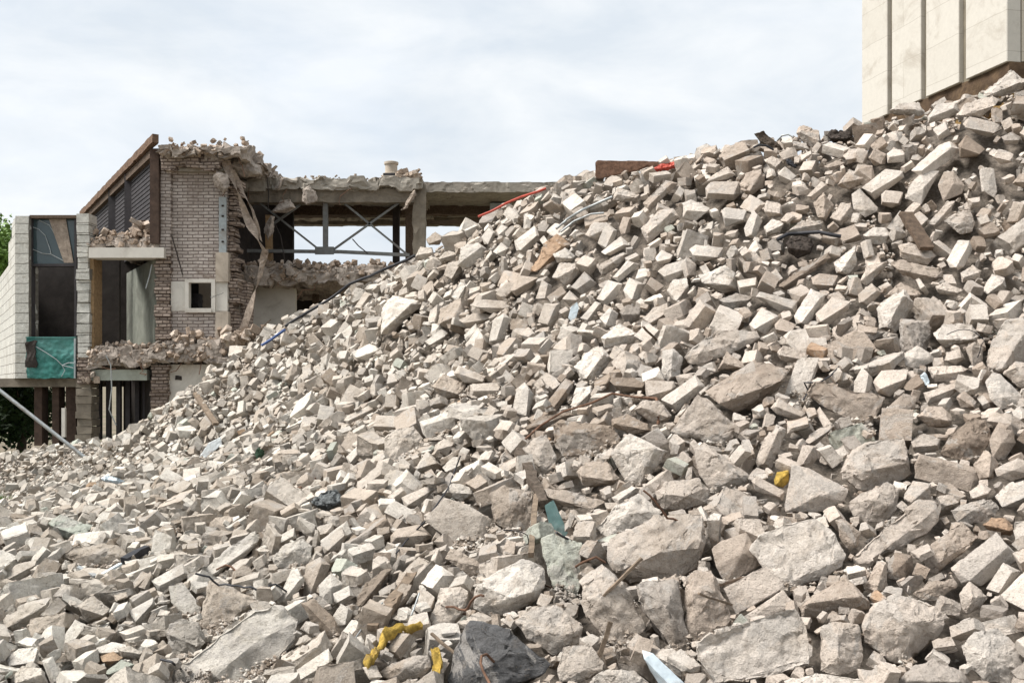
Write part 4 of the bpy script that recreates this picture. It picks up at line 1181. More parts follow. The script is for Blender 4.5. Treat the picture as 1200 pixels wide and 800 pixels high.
# one mesh for all the rest
Vs, Fs, Ts, base = [], [], [], 0
for k, (pi, Rm, s, loc, tk, tone, kd) in enumerate(STONES):
    if k in extra_set: continue
    px = s * F / loc[1]
    V, Fc = PROTO[pi]['H' if px > 44 else ('M' if px > 11 else 'L')]
    Vs.append(V @ Rm.T * s + np.array(loc, dtype=np.float32)); Fs.append(Fc + base); base += len(V)
    Ts.append(np.tile(np.array([*tone, 1.0], dtype=np.float32), (len(V), 1)))
# crumbs of mortar lying in the hollows and on the tops
_oct = np.array([(1, 0, 0), (-1, 0, 0), (0, 1, 0), (0, -1, 0), (0, 0, .8), (0, 0, -.8)], dtype=np.float32)
_of = np.array([(0, 2, 4), (2, 1, 4), (1, 3, 4), (3, 0, 4), (2, 0, 5), (1, 2, 5), (3, 1, 5), (0, 3, 5)], dtype=np.int32)
NC = 110000
_qx, _qy, _qw = holes(0.06)
_pk = rng.choice(len(_qx), NC, p=_qw)
_cx = _qx[_pk] + rng.uniform(-.5, .5, NC) * GC; _cy = _qy[_pk] + rng.uniform(-.5, .5, NC) * GC
_ci = np.clip(((_cx - GX0) / GC).astype(int), 0, NX - 1); _cj = np.clip(((_cy - GY0) / GC).astype(int), 0, NY - 1)
_h = HMAP[_ci, _cj] + rng.uniform(-.01, .035, NC); _keep = (_cy > 7.5) | (rng.random(NC) < 0.45)
_n = 0
for x, y, h in zip(_cx[_keep], _cy[_keep], _h[_keep]):
    s = (0.005 + 0.014 * rng.random() ** 2) * (0.5 + y / 7)
    V = (_oct * rng.uniform(.55, 1.2, (6, 1)).astype(np.float32) + rng.normal(0, .15, (6, 3)).astype(np.float32)) * s
    Vs.append(V + np.array((x, y, h + s * .2), dtype=np.float32)); Fs.append(_of + base); base += 6
    tn = np.array(TONES[('w', 'l', 't', 't', 'd')[int(rng.integers(5))]]) * rng.uniform(.85, 1.1)
    Ts.append(np.tile(np.array([*tn, 1.0], dtype=np.float32), (6, 1)))
rub = bpy.data.objects.new('rubble', mesh_np('rubble', np.concatenate(Vs), np.concatenate(Fs), MAT_RUBBLE, 38, np.concatenate(Ts)))
link(rub); tag(rub, 'mass of small broken bricks and concrete bits filling the pile', 'rubble', kind='stuff')
print('missed', [m for m in MISSED if m[2] > 0.08][:30])
print('rubble tris', sum(len(f) for f in Fs))

# the packed earth and dust under the stones
MAT_DUST = simple_mat('mortar_dust', (0.30, 0.255, 0.21), 1.0, 30, 0.6, 1.0)
for _nn in MAT_DUST.node_tree.nodes:
    if _nn.type == 'BUMP': _nn.inputs['Distance'].default_value = 0.03
_s = 3
_hx = np.arange(0, NX, _s); _hy = np.arange(0, NY, _s)
_hm = (T - 0.27)[::_s, ::_s].copy()
_rn = np.random.default_rng(3).normal(0, 0.02, _hm.shape)
_hm = _hm + _rn
_hm = np.where(T[::_s, ::_s] < 0.16, np.minimum(_hm, -0.02), _hm)
_XX, _YY = np.meshgrid(GX0 + _hx * GC, GY0 + _hy * GC, indexing='ij')
_V = np.stack([_XX.ravel(), _YY.ravel(), np.maximum(_hm, -0.4).ravel()], 1)
_idx = np.arange(_V.shape[0]).reshape(_hm.shape)
_Q = np.stack([_idx[:-1, :-1].ravel(), _idx[1:, :-1].ravel(), _idx[1:, 1:].ravel(), _idx[:-1, 1:].ravel()], 1)
_top = _V[:, 2][_Q].max(1)
_Q = _Q[_top > -0.1]
mound = bpy.data.objects.new('terrain', mesh_np('terrain', _V, _Q, MAT_DUST, 180))
link(mound); tag(mound, kind='structure')
# ------------------------------------------------------------------ the ruined building on the left
M_BRICK = brick_mat('sooty_white_brick', (0.55, 0.49, 0.445), (0.41, 0.355, 0.315), (0.20, 0.165, 0.145), 0.26, 0.083, 0.013, stain=(0.20, 0.155, 0.125), stain_amt=0.8)
M_BRICK2 = brick_mat('torn_brick', (0.42, 0.345, 0.29), (0.30, 0.235, 0.19), (0.14, 0.105, 0.085), 0.2, 0.083, 0.016, stain_amt=0.75)
M_TILE = brick_mat('white_glazed_block', (0.585, 0.575, 0.525), (0.50, 0.49, 0.445), (0.20, 0.185, 0.16), 0.40, 0.25, 0.010, stain=(0.27, 0.235, 0.185), stain_amt=0.6, offset=0.0)
M_TILE_Y = brick_mat('white_glazed_block_side', (0.585, 0.575, 0.525), (0.50, 0.49, 0.445), (0.20, 0.185, 0.16), 0.40, 0.25, 0.010, axis='yz', stain=(0.27, 0.235, 0.185), stain_amt=0.6, offset=0.0)
M_PLASTER = simple_mat('white_plaster', (0.62, 0.59, 0.53), 0.9, 2.5, 0.12, 0.15, stain=(0.33, 0.29, 0.24), stain_amt=0.6)
M_PLASTER2 = simple_mat('beige_plaster', (0.44, 0.38, 0.31), 0.9, 3, 0.2, 0.2, stain=(0.2, 0.15, 0.11))
M_GREENP = simple_mat('pale_green_plaster', (0.40, 0.43, 0.37), 0.9, 2.5, 0.15, 0.1, stain=(0.16, 0.15, 0.12))
M_CONC = simple_mat('torn_slab', (0.36, 0.31, 0.265), 0.95, 5, 0.4, 0.8, stain=(0.13, 0.10, 0.08), stain_amt=0.7)
M_CONCL = simple_mat('weathered_slab', (0.34, 0.31, 0.265), 0.95, 3, 0.3, 0.4, stain=(0.15, 0.12, 0.095))
M_DARK = simple_mat('dark_and_room_shade', (0.045, 0.038, 0.034), 0.95, 3, 0.4, 0.2)  # inner walls carry the rooms' shade in this colour; small dark parts share it
M_SLAT = simple_mat('dark_slats', (0.05, 0.045, 0.047), 0.7, 4, 0.3, 0.1)
M_BEAM = simple_mat('beam_concrete', (0.22, 0.19, 0.15), 0.9, 4, 0.3, 0.3, stain=(0.08, 0.065, 0.05))
M_GREYST = simple_mat('grey_painted_steel', (0.15, 0.155, 0.15), 0.6, 8, 0.25, 0.1, stain=(0.13, 0.09, 0.06))
M_BLUEST = simple_mat('blue_grey_steel', (0.36, 0.40, 0.41), 0.55, 8, 0.2, 0.1, stain=(0.25, 0.2, 0.15))
M_TEALP = simple_mat('teal_film', (0.045, 0.19, 0.165), 0.6, 2.2, 0.55, 0.3, stain=(0.14, 0.30, 0.28), stain_amt=0.6)
M_FELT = simple_mat('torn_felt', (0.36, 0.295, 0.24), 1.0, 9, 0.5, 0.9, stain=(0.14, 0.10, 0.08))
M_ORANGE = simple_mat('bare_timber', (0.33, 0.22, 0.12), 0.9, 12, 0.4, 0.4)
M_EAVE = simple_mat('eaves_timber', (0.16, 0.10, 0.065), 0.9, 12, 0.5, 0.4, stain=(0.06, 0.04, 0.03))
M_ROOMG = simple_mat('shaded_green_plaster', (0.21, 0.22, 0.185), 0.9, 2.0, 0.35, 0.2, stain=(0.08, 0.075, 0.06), stain_amt=0.7)  # darker copy of the pale green plaster, with the room's shade in its colour
M_COLUMN = simple_mat('dark_column', (0.075, 0.05, 0.038), 0.9, 5, 0.4, 0.3)
def glass_mat():
    m, nt, b = new_mat('window_glass')
    b.inputs['Base Color'].default_value = (0.05, 0.075, 0.08, 1)
    b.inputs['Roughness'].default_value = 0.08
    b.inputs['Specular IOR Level'].default_value = 0.6
    tc = nd(nt, 'ShaderNodeTexCoord')
    bump(nt, b, noise_tex(nt, tc.outputs['Object'], 1.1, 2), 0.25, 0.2)
    return m
M_GLASS = glass_mat()

YB = 25.0
D = Vector((-0.509, 0.861, 0))
A = thing('ruined_building', 'half demolished brick building with torn open rooms and a bare roof truss', 'building', (-8.5, 26, 0))
A_ = A
def zv(v, Y=YB): return EYE + (HV - v) / F * Y
def xu(u, Y=YB): return (u - HU) / F * Y

# --- brick tower
m = MB()
m.pbox(200, 180, 266, 330, YB, 0.4)
m.pbox(200, 364, 266, 400, YB, 0.4)
m.build('brick_wall', M_BRICK, A)
m = MB(); m.pbox(186.5, 186, 200.3, 300, YB - 0.12, 0.6); m.rough(0.2, 0.018, 4).build('brick_pier', M_BRICK, A)
m = MB(); m.pbox(200.3, 329.6, 216.5, 364.4, YB - 0.02, 0.44); m.build('plaster_band', M_PLASTER, A)
MB().pbox(252, 329.6, 266.4, 364.4, YB - 0.02, 0.44).build('plaster_band', M_PLASTER, A)
wf = MB()
wf.pbox(216.5, 327, 221, 366, YB - 0.07, 0.2); wf.pbox(247.5, 327, 252, 366, YB - 0.07, 0.2)
wf.pbox(221, 327, 247.5, 331, YB - 0.07, 0.2); wf.pbox(221, 361, 247.5, 366, YB - 0.1, 0.24)
win = wf.build('window', M_PLASTER, A)
MB().pbox(226, 344, 233, 361, YB + 0.9, 0.3).rough(0.1, 0.05, 5).build('broken_sash', M_SLAT, win)
# side return of the tower and its dark interior
m = MB(); m.prism([(xu(200), YB + .42, zv(400)), (xu(200), YB + .42, zv(182)), Vector((xu(200), YB + .42, zv(182))) + D * 4, Vector((xu(200), YB + .42, zv(400))) + D * 4], (0.25, 0.1, 0))
m.build('side_wall', M_BRICK2, A)
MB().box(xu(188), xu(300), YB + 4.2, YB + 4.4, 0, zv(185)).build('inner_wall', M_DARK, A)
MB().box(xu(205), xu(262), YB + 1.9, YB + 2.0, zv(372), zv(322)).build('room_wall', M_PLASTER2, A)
# roof slab over the tower with a broken brick course below it
m = MB(); m.pbox(184, 171.5, 290, 182, YB - 0.55, 4.6, 0.02); m.rough(0.08, 0.03, 5, 0.22).build('roof_slab', M_CONC, A)
m = MB(); m.pbox(190, 183.5, 259, 197, YB - 0.35, 0.8, 0.02); m.rough(0.09, 0.02, 3, 0.13).build('brick_course', M_BRICK2, A)
m = MB(); m.pbox(196, 197, 262, 201, YB - 0.18, 0.5, 0.0); m.rough(0.2, 0.02, 3).build('ledge', M_CONCL, A)
# plaster pier and the grey steel post above
m = MB(); m.pbox(252.5, 296, 267.5, 330, YB - 0.1, 0.5); m.rough(0.25, 0.012, 4).build('concrete_pier', M_PLASTER2, A)
MB().pbox(252.5, 365, 267.5, 402, YB - 0.1, 0.5).rough(0.25, 0.012, 4).build('concrete_pier', M_PLASTER2, A)
post = MB().pbox(256.5, 231, 265, 296, YB - 0.06, 0.2).build('steel_post', M_BLUEST, A)
b_ = MB()
for v in (240, 252, 268, 282): b_.pbox(259.5, v, 262, v + 2, YB - 0.09, 0.03)
b_.build('bolt_row', M_DARK, post)
# brick edge torn open on the right of the tower
m = MB()
for i, v in enumerate(range(205, 400, 6)):
    w_ = random.uniform(5, 14)
    m.pbox(267.6, v, 267.6 + w_, v + 5.4, YB + 0.05 + random.uniform(0, .1), 0.5, 0.03)
m.build('torn_brick_edge', M_BRICK2, A)
m = MB(); m.pbox(281, 330, 291, 400, YB + 0.6, 0.4, 0.03); m.rough(0.12, 0.05, 4).build('torn_brick_edge', M_BRICK2, A)
# lower storey under the tower
m = MB(); m.pbox(196, 427, 275, 500, YB + 0.05, 0.3); m.build('lower_wall', M_PLASTER, A)
m = MB(); m.pbox(243, 434, 275, 500, YB - 0.08, 0.13); m.rough(0.2, 0.02, 3).build('plaster_patch', M_PLASTER, A)
MB().pbox(205, 440, 213, 445, YB + 0.035, 0.02).rough(.08, .02, 5).build('hole_shade_patch', M_DARK, A)  # flat dark patch on the wall, painting the shade of a hole
m = MB(); m.pbox(178, 401, 300, 424, YB - 0.35, 5.0, 0.02); m.rough(0.08, 0.03, 5, 0.2).build('floor_slab', M_CONC, A)
m = MB(); m.pbox(100, 409, 180, 428, YB - 0.2, 5.0, 0.02); m.rough(0.08, 0.03, 5, 0.2).build('floor_slab', M_CONC, A)
# crumbling brick piers
def blocky_pier(u0, u1, v0, v1, Y, course, jag, mat, name='brick_pier', dep=0.5):
    m = MB(); v = v0
    while v < v1:
        a = random.uniform(-jag, jag); b = random.uniform(-jag, jag)
        m.pbox(u0 + a, v, u1 + b, v + course * 0.94, Y + random.uniform(-.05, .05), dep, 0.012)
        v += course
    m.build(name, mat, A)
blocky_pier(182, 199.5, 300, 402, YB - 0.1, 4.4, 1.8, M_BRICK2)
blocky_pier(177, 197, 428, 512, YB - 0.1, 4.4, 1.6, M_BRICK2)
blocky_pier(90, 103.5, 250, 410, YB - 0.15, 13, 1.4, M_TILE)
blocky_pier(91, 106, 410, 446, YB - 0.12, 5, 1.5, M_BRICK2)
blocky_pier(89, 107, 446, 520, YB, 9, 1.2, M_BEAM)
# --- middle room
MB().pbox(103.8, 290, 192, 302, YB - 0.28, 0.5).build('lintel', M_PLASTER, A)
m = MB(); m.pbox(104, 279, 189, 289.6, YB - 0.1, 5.0, 0.02); m.rough(0.08, 0.03, 5, 0.16).build('floor_slab', M_CONC, A)
MB().pbox(104, 302.3, 110, 409, YB, 0.5).build('door_jamb', M_ORANGE, A)
def swall(u, v0, v1, L, mat, name, th=0.12, Y=YB + 0.1, lo=None):
    p = Vector((xu(u, Y), Y, 0)); z0, z1 = zv(v1, Y), zv(v0, Y)
    MB().prism([p + Vector((0, 0, z0)), p + Vector((0, 0, z1)), p + D * L + Vector((0, 0, z1)), p + D * L + Vector((0, 0, z0))], (th, 0.05, 0)).build(name, mat, A)
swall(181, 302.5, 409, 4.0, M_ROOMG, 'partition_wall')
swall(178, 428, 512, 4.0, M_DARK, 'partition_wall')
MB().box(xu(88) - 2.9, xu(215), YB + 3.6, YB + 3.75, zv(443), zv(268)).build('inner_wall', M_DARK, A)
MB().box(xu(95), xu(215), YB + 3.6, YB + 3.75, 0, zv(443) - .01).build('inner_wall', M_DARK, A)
MB().pbox(106, 433, 172, 445.5, YB - 0.05, 0.4).build('lintel', M_GREENP, A)
for u in (113, 124, 136, 147, 158, 167):
    MB().pbox(u, 446, u + 5, 515, YB + 0.9, 0.12).build('fence_bar', M_SLAT, A)
for (u0, u1) in ((40, 49), (61, 69), (77, 89)):
    MB().pbox(u0, 444, u1, 522, YB + 0.5, 0.35).build('support_column', M_COLUMN, A)
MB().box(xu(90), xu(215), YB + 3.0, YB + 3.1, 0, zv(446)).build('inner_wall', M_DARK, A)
# --- raking dark upper wall with its eaves board
P0 = Vector((xu(187.5, 24.9), 24.9, 0)); P1 = Vector((xu(105, 34.9), 34.9, 0))
L = (P1 - P0).length; e = (P1 - P0).normalized(); nrm = Vector((e.y, -e.x, 0))
if nrm.x > 0: nrm = -nrm
def along(t, z, off=0.0): return P0 + e * (L * t) + nrm * off + Vector((0, 0, z))
zt, zb = 8.05, 5.7
for (t0, t1) in ((0.03, 0.28), (0.34, 0.5), (0.56, 0.9)):
    m = MB(); z = zb
    while z < zt - 0.06:
        m.prism([along(t0, z), along(t1, z), along(t1, z + 0.085), along(t0, z + 0.085)], nrm * 0.10)
        z += 0.115
    m.build('slat_panel', M_SLAT, A)
MB().prism([along(0, zb, -.12), along(0.95, zb, -.12), along(0.95, zt, -.12), along(0, zt, -.12)], nrm * 0.09).build('back_panel', M_DARK, A)
for t in (0.0, 0.3, 0.53, 0.92):
    MB().bar(along(t, zb, 0.1), along(t, zt, 0.1), 0.22).build('wall_post', M_COLUMN if t == 0 else M_SLAT, A)
MB().bar(along(-0.05, zt + 0.14, 0.22), along(1.02, zt + 0.10, 0.22), 0.16, 0.2).rough(0.2, 0.02, 3).build('eaves_board', M_EAVE, A)
MB().bar(along(-0.0, zt - 0.1, 0.12), along(1.0, zt - 0.1, 0.12), 0.2, 0.18).build('eaves_board', MAT_DWOOD, A)
# --- white block wing and glazed bay
MB().pbox(18, 253, 34, 443, YB, 0.5).build('block_wall', M_TILE, A)
z0 = zv(443)
for (d0, d1, vt_) in ((0.0, 1.1, 255), (1.1, 2.3, 272), (2.3, 10, 300)):
    p = Vector((xu(17.8), YB, 0)) + D * d0; q = Vector((xu(17.8), YB, 0)) + D * (d1 - .004); z1 = zv(vt_)
    MB().prism([p + Vector((0, 0, z0)), p + Vector((0, 0, z1)), q + Vector((0, 0, z1)), q + Vector((0, 0, z0))], (0.3, 0.18, 0)).build('block_wall', M_TILE_Y, A)
MB().box(xu(18) - 3.4, xu(90), YB + 0.3, YB + 5.5, z0 - 0.22, z0 - 0.004).build('floor_slab', M_BEAM, A)
bay = MB().pbox(34.5, 252, 90, 255.5, YB + 0.05, 0.5).build('bay_head', MAT_DWOOD, A)
gp = MB().pbox(37, 256, 87, 309, YB + 0.22, 0.03).build('glass_pane', M_GLASS, A)
g = MB(); g.pbox(34.5, 255.7, 37, 443, YB + 0.12, 0.2); g.pbox(87, 255.7, 89.6, 443, YB + 0.12, 0.2); g.pbox(37.1, 309, 86.9, 312, YB + 0.14, 0.2)
g.build('bay_frame', M_SLAT, A)
# diagonal beige reflection, painted as a strip just in front of the glass
MB().prism([W(57, 256, YB + .18), W(77, 256, YB + .18), W(86, 308, YB + .18), W(75, 308, YB + .18)], (0, 0.02, 0)).build('painted_reflection', M_FELT, gp)
cr = MB()
for pts in ([(38, 266), (46, 269), (53, 276), (58, 290), (60, 298)], [(38, 292), (50, 297), (60, 298), (75, 306)], [(46, 258), (58, 264), (64, 274)]):
    cr.tube([W(u, v, YB + .20) for u, v in pts], 0.011, 5)
cr.build('crack', M_BLUEST, gp)
MB().box(xu(34), xu(92), YB + 2.6, YB + 2.7, zv(443), zv(256)).build('inner_wall', M_DARK, A)
film = MB().pbox(31, 396, 87.5, 443, YB - 0.08, 0.03).rough(0.06, 0.035, 3.5).build('teal_panel', M_TEALP, A)
MB().pbox(30, 394.5, 88, 396, YB - 0.1, 0.08).build('panel_rail', M_TEALP, film)
MB().pbox(86.5, 396.2, 88.3, 443, YB - 0.1, 0.05).build('panel_rail', M_BLUEST, film)
cr = MB()
for pts in ([(42, 406), (54, 413), (66, 421), (73, 428), (86, 431)], [(73, 428), (76, 434), (72, 441)], [(73, 428), (80, 425), (87, 425)]):
    cr.tube([W(u, v, YB - .11) for u, v in pts], 0.010, 5)
cr.build('crack', M_BLUEST, film)
MB().pbox(31, 399, 42, 430, YB - 0.13, 0.03).rough(0.1, 0.06, 4).build('tear_shade_patch', M_DARK, film)  # dark sheet over the film, painting the shade inside a tear
# --- bare roof to the right
def slab(u0, u1, v0, v1, Y, dep, mat, name, r=0.03, jit=0.0):
    m = MB(); m.pbox(u0, v0, u1, v1, Y, dep, jit)
    if r: m.rough(0.10, r * .5, 4, r * 3.0)
    return m.build(name, mat, A)
slab(286, 492, 209, 221, 27.0, 6.0, M_CONCL, 'roof_slab', 0.05)
slab(490, 668, 213.5, 225, 28.0, 6.0, M_CONCL, 'roof_slab', 0.012)
slab(290, 486, 222, 237, 27.15, 0.4, M_BEAM, 'roof_beam', 0.01)
slab(296, 484, 238, 252, 29.6, 0.5, MAT_DWOOD, 'roof_beam', 0.01)
slab(296, 640, 247, 263, 32.2, 0.4, M_BEAM, 'roof_beam', 0.01)
slab(497, 660, 226, 251, 30.2, 0.4, MAT_DWOOD, 'roof_beam', 0.01)
slab(497, 575, 257.5, 262, 29.2, 0.3, MAT_DWOOD, 'roof_beam', 0.01)
slab(574, 600, 238, 246, 29.4, 0.4, M_BLUEST, 'duct', 0.005)
slab(603, 612, 231, 240, 29.3, 0.3, M_BEAM, 'duct', 0.005)
YT = 27.3
tr = MB().bar(W(290, 294, YT), W(398, 295, YT), 0.09).bar(W(398, 295, YT), W(480, 299, YT), 0.09).build('truss', M_GREYST, A)
for a, b, w_ in (((381.5, 226), (381.5, 294), .13), ((392, 229), (482, 302), .055), ((470, 236), (390, 293), .055), ((296, 231), (372, 291), .055), ((352, 240), (318, 264), .06)):
    MB().bar(W(*a, YT + .03), W(*b, YT + .03), w_).build('strut', M_GREYST, tr)
for (u0, v0, u1, v1) in ((369, 289, 391, 298), (371, 224, 392, 231)):
    MB().pbox(u0, v0, u1, v1, YT - 0.06, 0.05).build('gusset_plate', M_GREYST, tr)
MB().pbox(460, 238, 467.5, 312, 29.3, 0.25).build('roof_post', M_DARK, A)
MB().pbox(475, 224, 484, 312, 27.9, 0.25).build('roof_post', MAT_DWOOD, A)
m = MB(); m.pbox(484, 216, 498, 318, 27.2, 0.3); m.rough(0.2, 0.05, 2.5).build('roof_post', M_BEAM, A)
m = MB(); m.pbox(311, 252, 318, 318, 27.4, 0.2); m.rough(0.2, 0.02, 2.5).build('roof_post', M_ORANGE, A)
for u in (286, 292, 298, 303):
    MB().pbox(u, 236, u + 3, 316, 29.5, 0.15).build('roof_post', M_SLAT, A)
MB().pbox(282, 205, 292, 330, 27.6, 0.4).build('roof_post', M_DARK, A)
vt = MB().lathe(W(458.5, 209, 27.6), [(0.24, 0), (0.24, 0.12), (0.17, 0.14), (0.17, 0.36), (0.20, 0.38), (0.20, 0.44), (0.1, 0.47)], 14).build('roof_vent', M_PLASTER2, A, smooth=40)
MB().pbox(449, 203, 468, 205.5, 27.3, 0.45).build('vent_collar', MAT_BLACK, vt)
# lower floor on the right
slab(284, 470, 314, 329, 26.6, 6.0, M_CONC, 'floor_slab', 0.09, 0.02)
MB().box(xu(290, 27.7), xu(346, 27.7), 27.7, 27.9, 0, zv(330, 27.7)).build('room_wall', M_PLASTER, A)
MB().box(xu(286, 31), xu(480, 31), 31.6, 31.8, 0, zv(331, 31.6)).build('inner_wall', M_DARK, A)
slab(366, 372, 331, 400, 30.0, 0.25, MAT_DWOOD, 'room_wall', 0.0)

# torn felt hanging from the tower roof, and lumps caught on the truss
tf = thing('hanging_felt', 'long twisted strip of torn roofing felt hanging beside the brick tower', 'roofing felt', W(290, 390, 24.7))
def felt(px, ws, name, Y=24.75):
    pts = []
    for (a, b) in zip(px, px[1:]):
        for i in range(5): pts.append((a[0] + (b[0] - a[0]) * i / 5, a[1] + (b[1] - a[1]) * i / 5))
    pts.append(px[-1])
    m = MB(); prev = None
    for i, (u, v) in enumerate(pts):
        w_ = np.interp(i, np.linspace(0, len(pts) - 1, len(ws)), ws) * Y / F / 2
        tw = i * 0.22
        c = W(u, v, Y + 0.1 * math.sin(i * .5))
        side = Vector((math.cos(tw), 0.7 * math.sin(tw), 0.25)) * w_ + noise.noise_vector(c * 3) * 0.05
        nn = Vector((0, -0.025, 0))
        ring = [m.bm.verts.new(c + side + nn), m.bm.verts.new(c - side + nn), m.bm.verts.new(c - side - nn), m.bm.verts.new(c + side - nn)]
        if prev:
            for k in range(4): m.bm.faces.new((prev[k], prev[(k + 1) % 4], ring[(k + 1) % 4], ring[k]))
        else: m.bm.faces.new(ring[::-1])
        prev = ring
    m.bm.faces.new(prev)
    m.build(name, M_FELT, tf)
felt([(262, 182), (270, 204), (279, 226), (288, 250), (300, 278), (312, 297)], (10, 15, 9, 13, 8), 'upper_strip')
felt([(311, 292), (305, 322), (296, 352), (284, 390)], (7, 10, 11, 9), 'lower_strip')
felt([(272, 200), (284, 224), (296, 246), (306, 282)], (5, 6, 4, 3), 'thin_strip', 24.95)
def hung(label, P, Y, thick, mat, name='hanging_concrete'):
    me, ctr, Y0, size, c = poly_solid(np.array(P, float), (), thick, proud=0, tilt=0.1, target=None, rough=1.3, seed=len(label), mat=mat, name=name, depth=Y)
    o = bpy.data.objects.new(name, me); o.location = ctr; link(o)
    tag(o, label, 'concrete fragment'); o.color = (0.36, 0.30, 0.25, 1)
hung('broad concrete fragment hanging from the roof edge above the truss', [(317, 249), (328, 235), (340, 233), (348, 244), (336, 250)], 26.9, 8, M_CONC)
hung('rounded concrete fragment stuck on the roof beam left of the gusset plate', [(354, 222), (362, 217), (371, 225), (372, 236), (360, 241), (354, 236)], 26.85, 8, M_CONC)
hung('small leaning fragment on the roof edge over the hanging ones', [(321, 221), (329, 207), (333, 209), (327, 224)], 26.85, 5, M_CONC)
hung('jagged brown fragment dangling at the left end of the truss', [(308, 268), (316, 252), (322, 254), (322, 270), (314, 282)], 26.8, 6, M_CONC)
hung('torn slab corner tipped over the tower roof edge', [(248, 208), (254, 200), (268, 203), (270, 218), (262, 226), (251, 217)], 24.6, 10, M_CONC)
hung('broken slab lip jutting right from the tower roof', [(266, 187), (286, 180), (310, 198), (309, 207), (286, 208), (270, 200)], 25.2, 10, M_CONC)
hung('torn pinkish lath dangling from the roof beside the wooden post', [(470, 246), (481, 228), (486, 222), (488, 228), (478, 244), (473, 247)], 26.9, 4, M_FELT)

# rubble lying on the ledges
def ledge(u0, u1, v, Y, dep, n, s0, s1, tones, name='rubble'):
    Vs, Fs, Ts, base = [], [], [], 0
    v0_, v1_ = v if isinstance(v, tuple) else (v, v)
    for k in range(n):
        z = zv(rng.uniform(v0_, v1_), Y)
        pi = int(rng.integers(len(PROTO))); s = rng.uniform(s0, s1)
        V, Fc = PROTO[pi]['M']
        Rm = np.array(Quaternion((rng.normal(), rng.normal(), rng.normal(), rng.normal())).normalized().to_matrix(), dtype=np.float32)
        h = rng.random() ** 1.6 if v0_ == v1_ else 0.0
        P = V @ Rm.T * s + np.array((xu(rng.uniform(u0, u1), Y), Y + rng.uniform(0, dep), z + s * 0.2 + h * s1 * 1.0), dtype=np.float32)
        Vs.append(P); Fs.append(Fc + base); base += len(V)
        t = np.array(TONES[tones[int(rng.integers(len(tones)))]]) * rng.uniform(0.8, 1.1) * np.array((1.0, 0.93, 0.88))
        Ts.append(np.tile(np.array([*t, 1.0], dtype=np.float32), (len(V), 1)))
    o = bpy.data.objects.new(name, mesh_np(name, np.concatenate(Vs), np.concatenate(Fs), MAT_RUBBLE, 38, np.concatenate(Ts)))
    link(o); tag(o, kind='stuff')
ledge(106, 188, 280, YB - 0.05, 1.2, 190, 0.05, 0.2, 'ttdl')
ledge(150, 186, 278, YB + 0.2, 1.0, 60, 0.1, 0.36, 'tld')
ledge(112, 178, 411, YB - 0.1, 1.2, 110, 0.05, 0.18, 'ltd')
ledge(200, 290, 402, YB - 0.3, 1.3, 380, 0.06, 0.24, 'tldw')
ledge(262, 316, 402, YB - 0.6, 1.4, 260, 0.06, 0.28, 'tldw')
ledge(284, 470, 315, 26.6, 1.6, 420, 0.05, 0.2, 'ltd')
ledge(186, 290, 170.5, YB - 0.3, 2.0, 70, 0.04, 0.16, 'td')
ledge(292, 492, 209, 27.0, 1.2, 160, 0.03, 0.09, 'tdg')
ledge(466, 492, 209, 27.0, 0.8, 40, 0.08, 0.22, 'ltd')
ledge(102, 182, (412, 428), YB - 0.22, 0.1, 80, 0.05, 0.16, 'tldt')
ledge(180, 262, (404, 424), YB - 0.38, 0.15, 130, 0.05, 0.18, 'tldt')
ledge(186, 260, (172, 182), YB - 0.58, 0.15, 60, 0.05, 0.16, 'tldt')
ledge(284, 470, (316, 328), 26.52, 0.15, 130, 0.04, 0.15, 'tldt')
ledge(106, 186, (280, 289), YB - 0.12, 0.15, 60, 0.04, 0.15, 'tldt')
# reinforcement hanging out of the broken slab edges
for (u, v, Y) in ((118, 428, YB - .2), (166, 424, YB - .25), (214, 423, YB - .3), (236, 422, YB - .3), (268, 205, YB - .3), (292, 219, 26.9), (336, 221, 26.9), (412, 221, 26.9), (330, 329, 26.5), (372, 329, 26.5), (404, 328, 26.5), (282, 184, YB - .4)):
    n = int(rng.integers(4, 8)); P = [W(u, v, Y + .1)]; du, dv = rng.normal() * 1.5, rng.uniform(1.5, 4)
    for k in range(n):
        du += rng.normal() * 1.6; dv += rng.normal() * .8
        P.append(W(u + du * (k + 1) * .5, v + dv * (k + 1) * .8, Y - .03 * k))
    MB().tube(P, 0.011, 5).build('reinforcing_bar', MAT_RUST, A)
ledge(96, 112, 447, YB - 0.15, 0.3, 16, 0.08, 0.18, 'l')
# hanging wires
def hang(px, Y, label):
    tag(MB().tube([W(u, v, Y) for u, v in px], 0.016, 5).build('wire', MAT_STEEL if 'pale' in label else M_DARK), label, 'wire')
MAT_STEEL_ = MAT_STEEL
hang([(322, 262), (329, 277), (332, 295), (334, 312)], 27.0, 'thin wire dangling below the roof at the left end of the truss')
hang([(313, 208), (315, 228), (314, 245)], 26.7, 'short wire hanging from the roof edge beside the torn felt')
hang([(413, 280), (420, 288), (431, 297)], 27.1, 'stray dark wire in the gap under the right half of the truss')
hang([(124, 416), (130, 428), (131, 455), (128, 480), (136, 498)], 24.6, 'pale wire hanging in front of the lower opening of the ruin')
hang([(178, 310), (175, 324), (171, 338)], 24.9, 'pale wire curling down the inner wall of the open middle room')
hang([(201, 275), (207, 296), (214, 322)], 24.8, 'dark cable hanging down the brick tower wall')

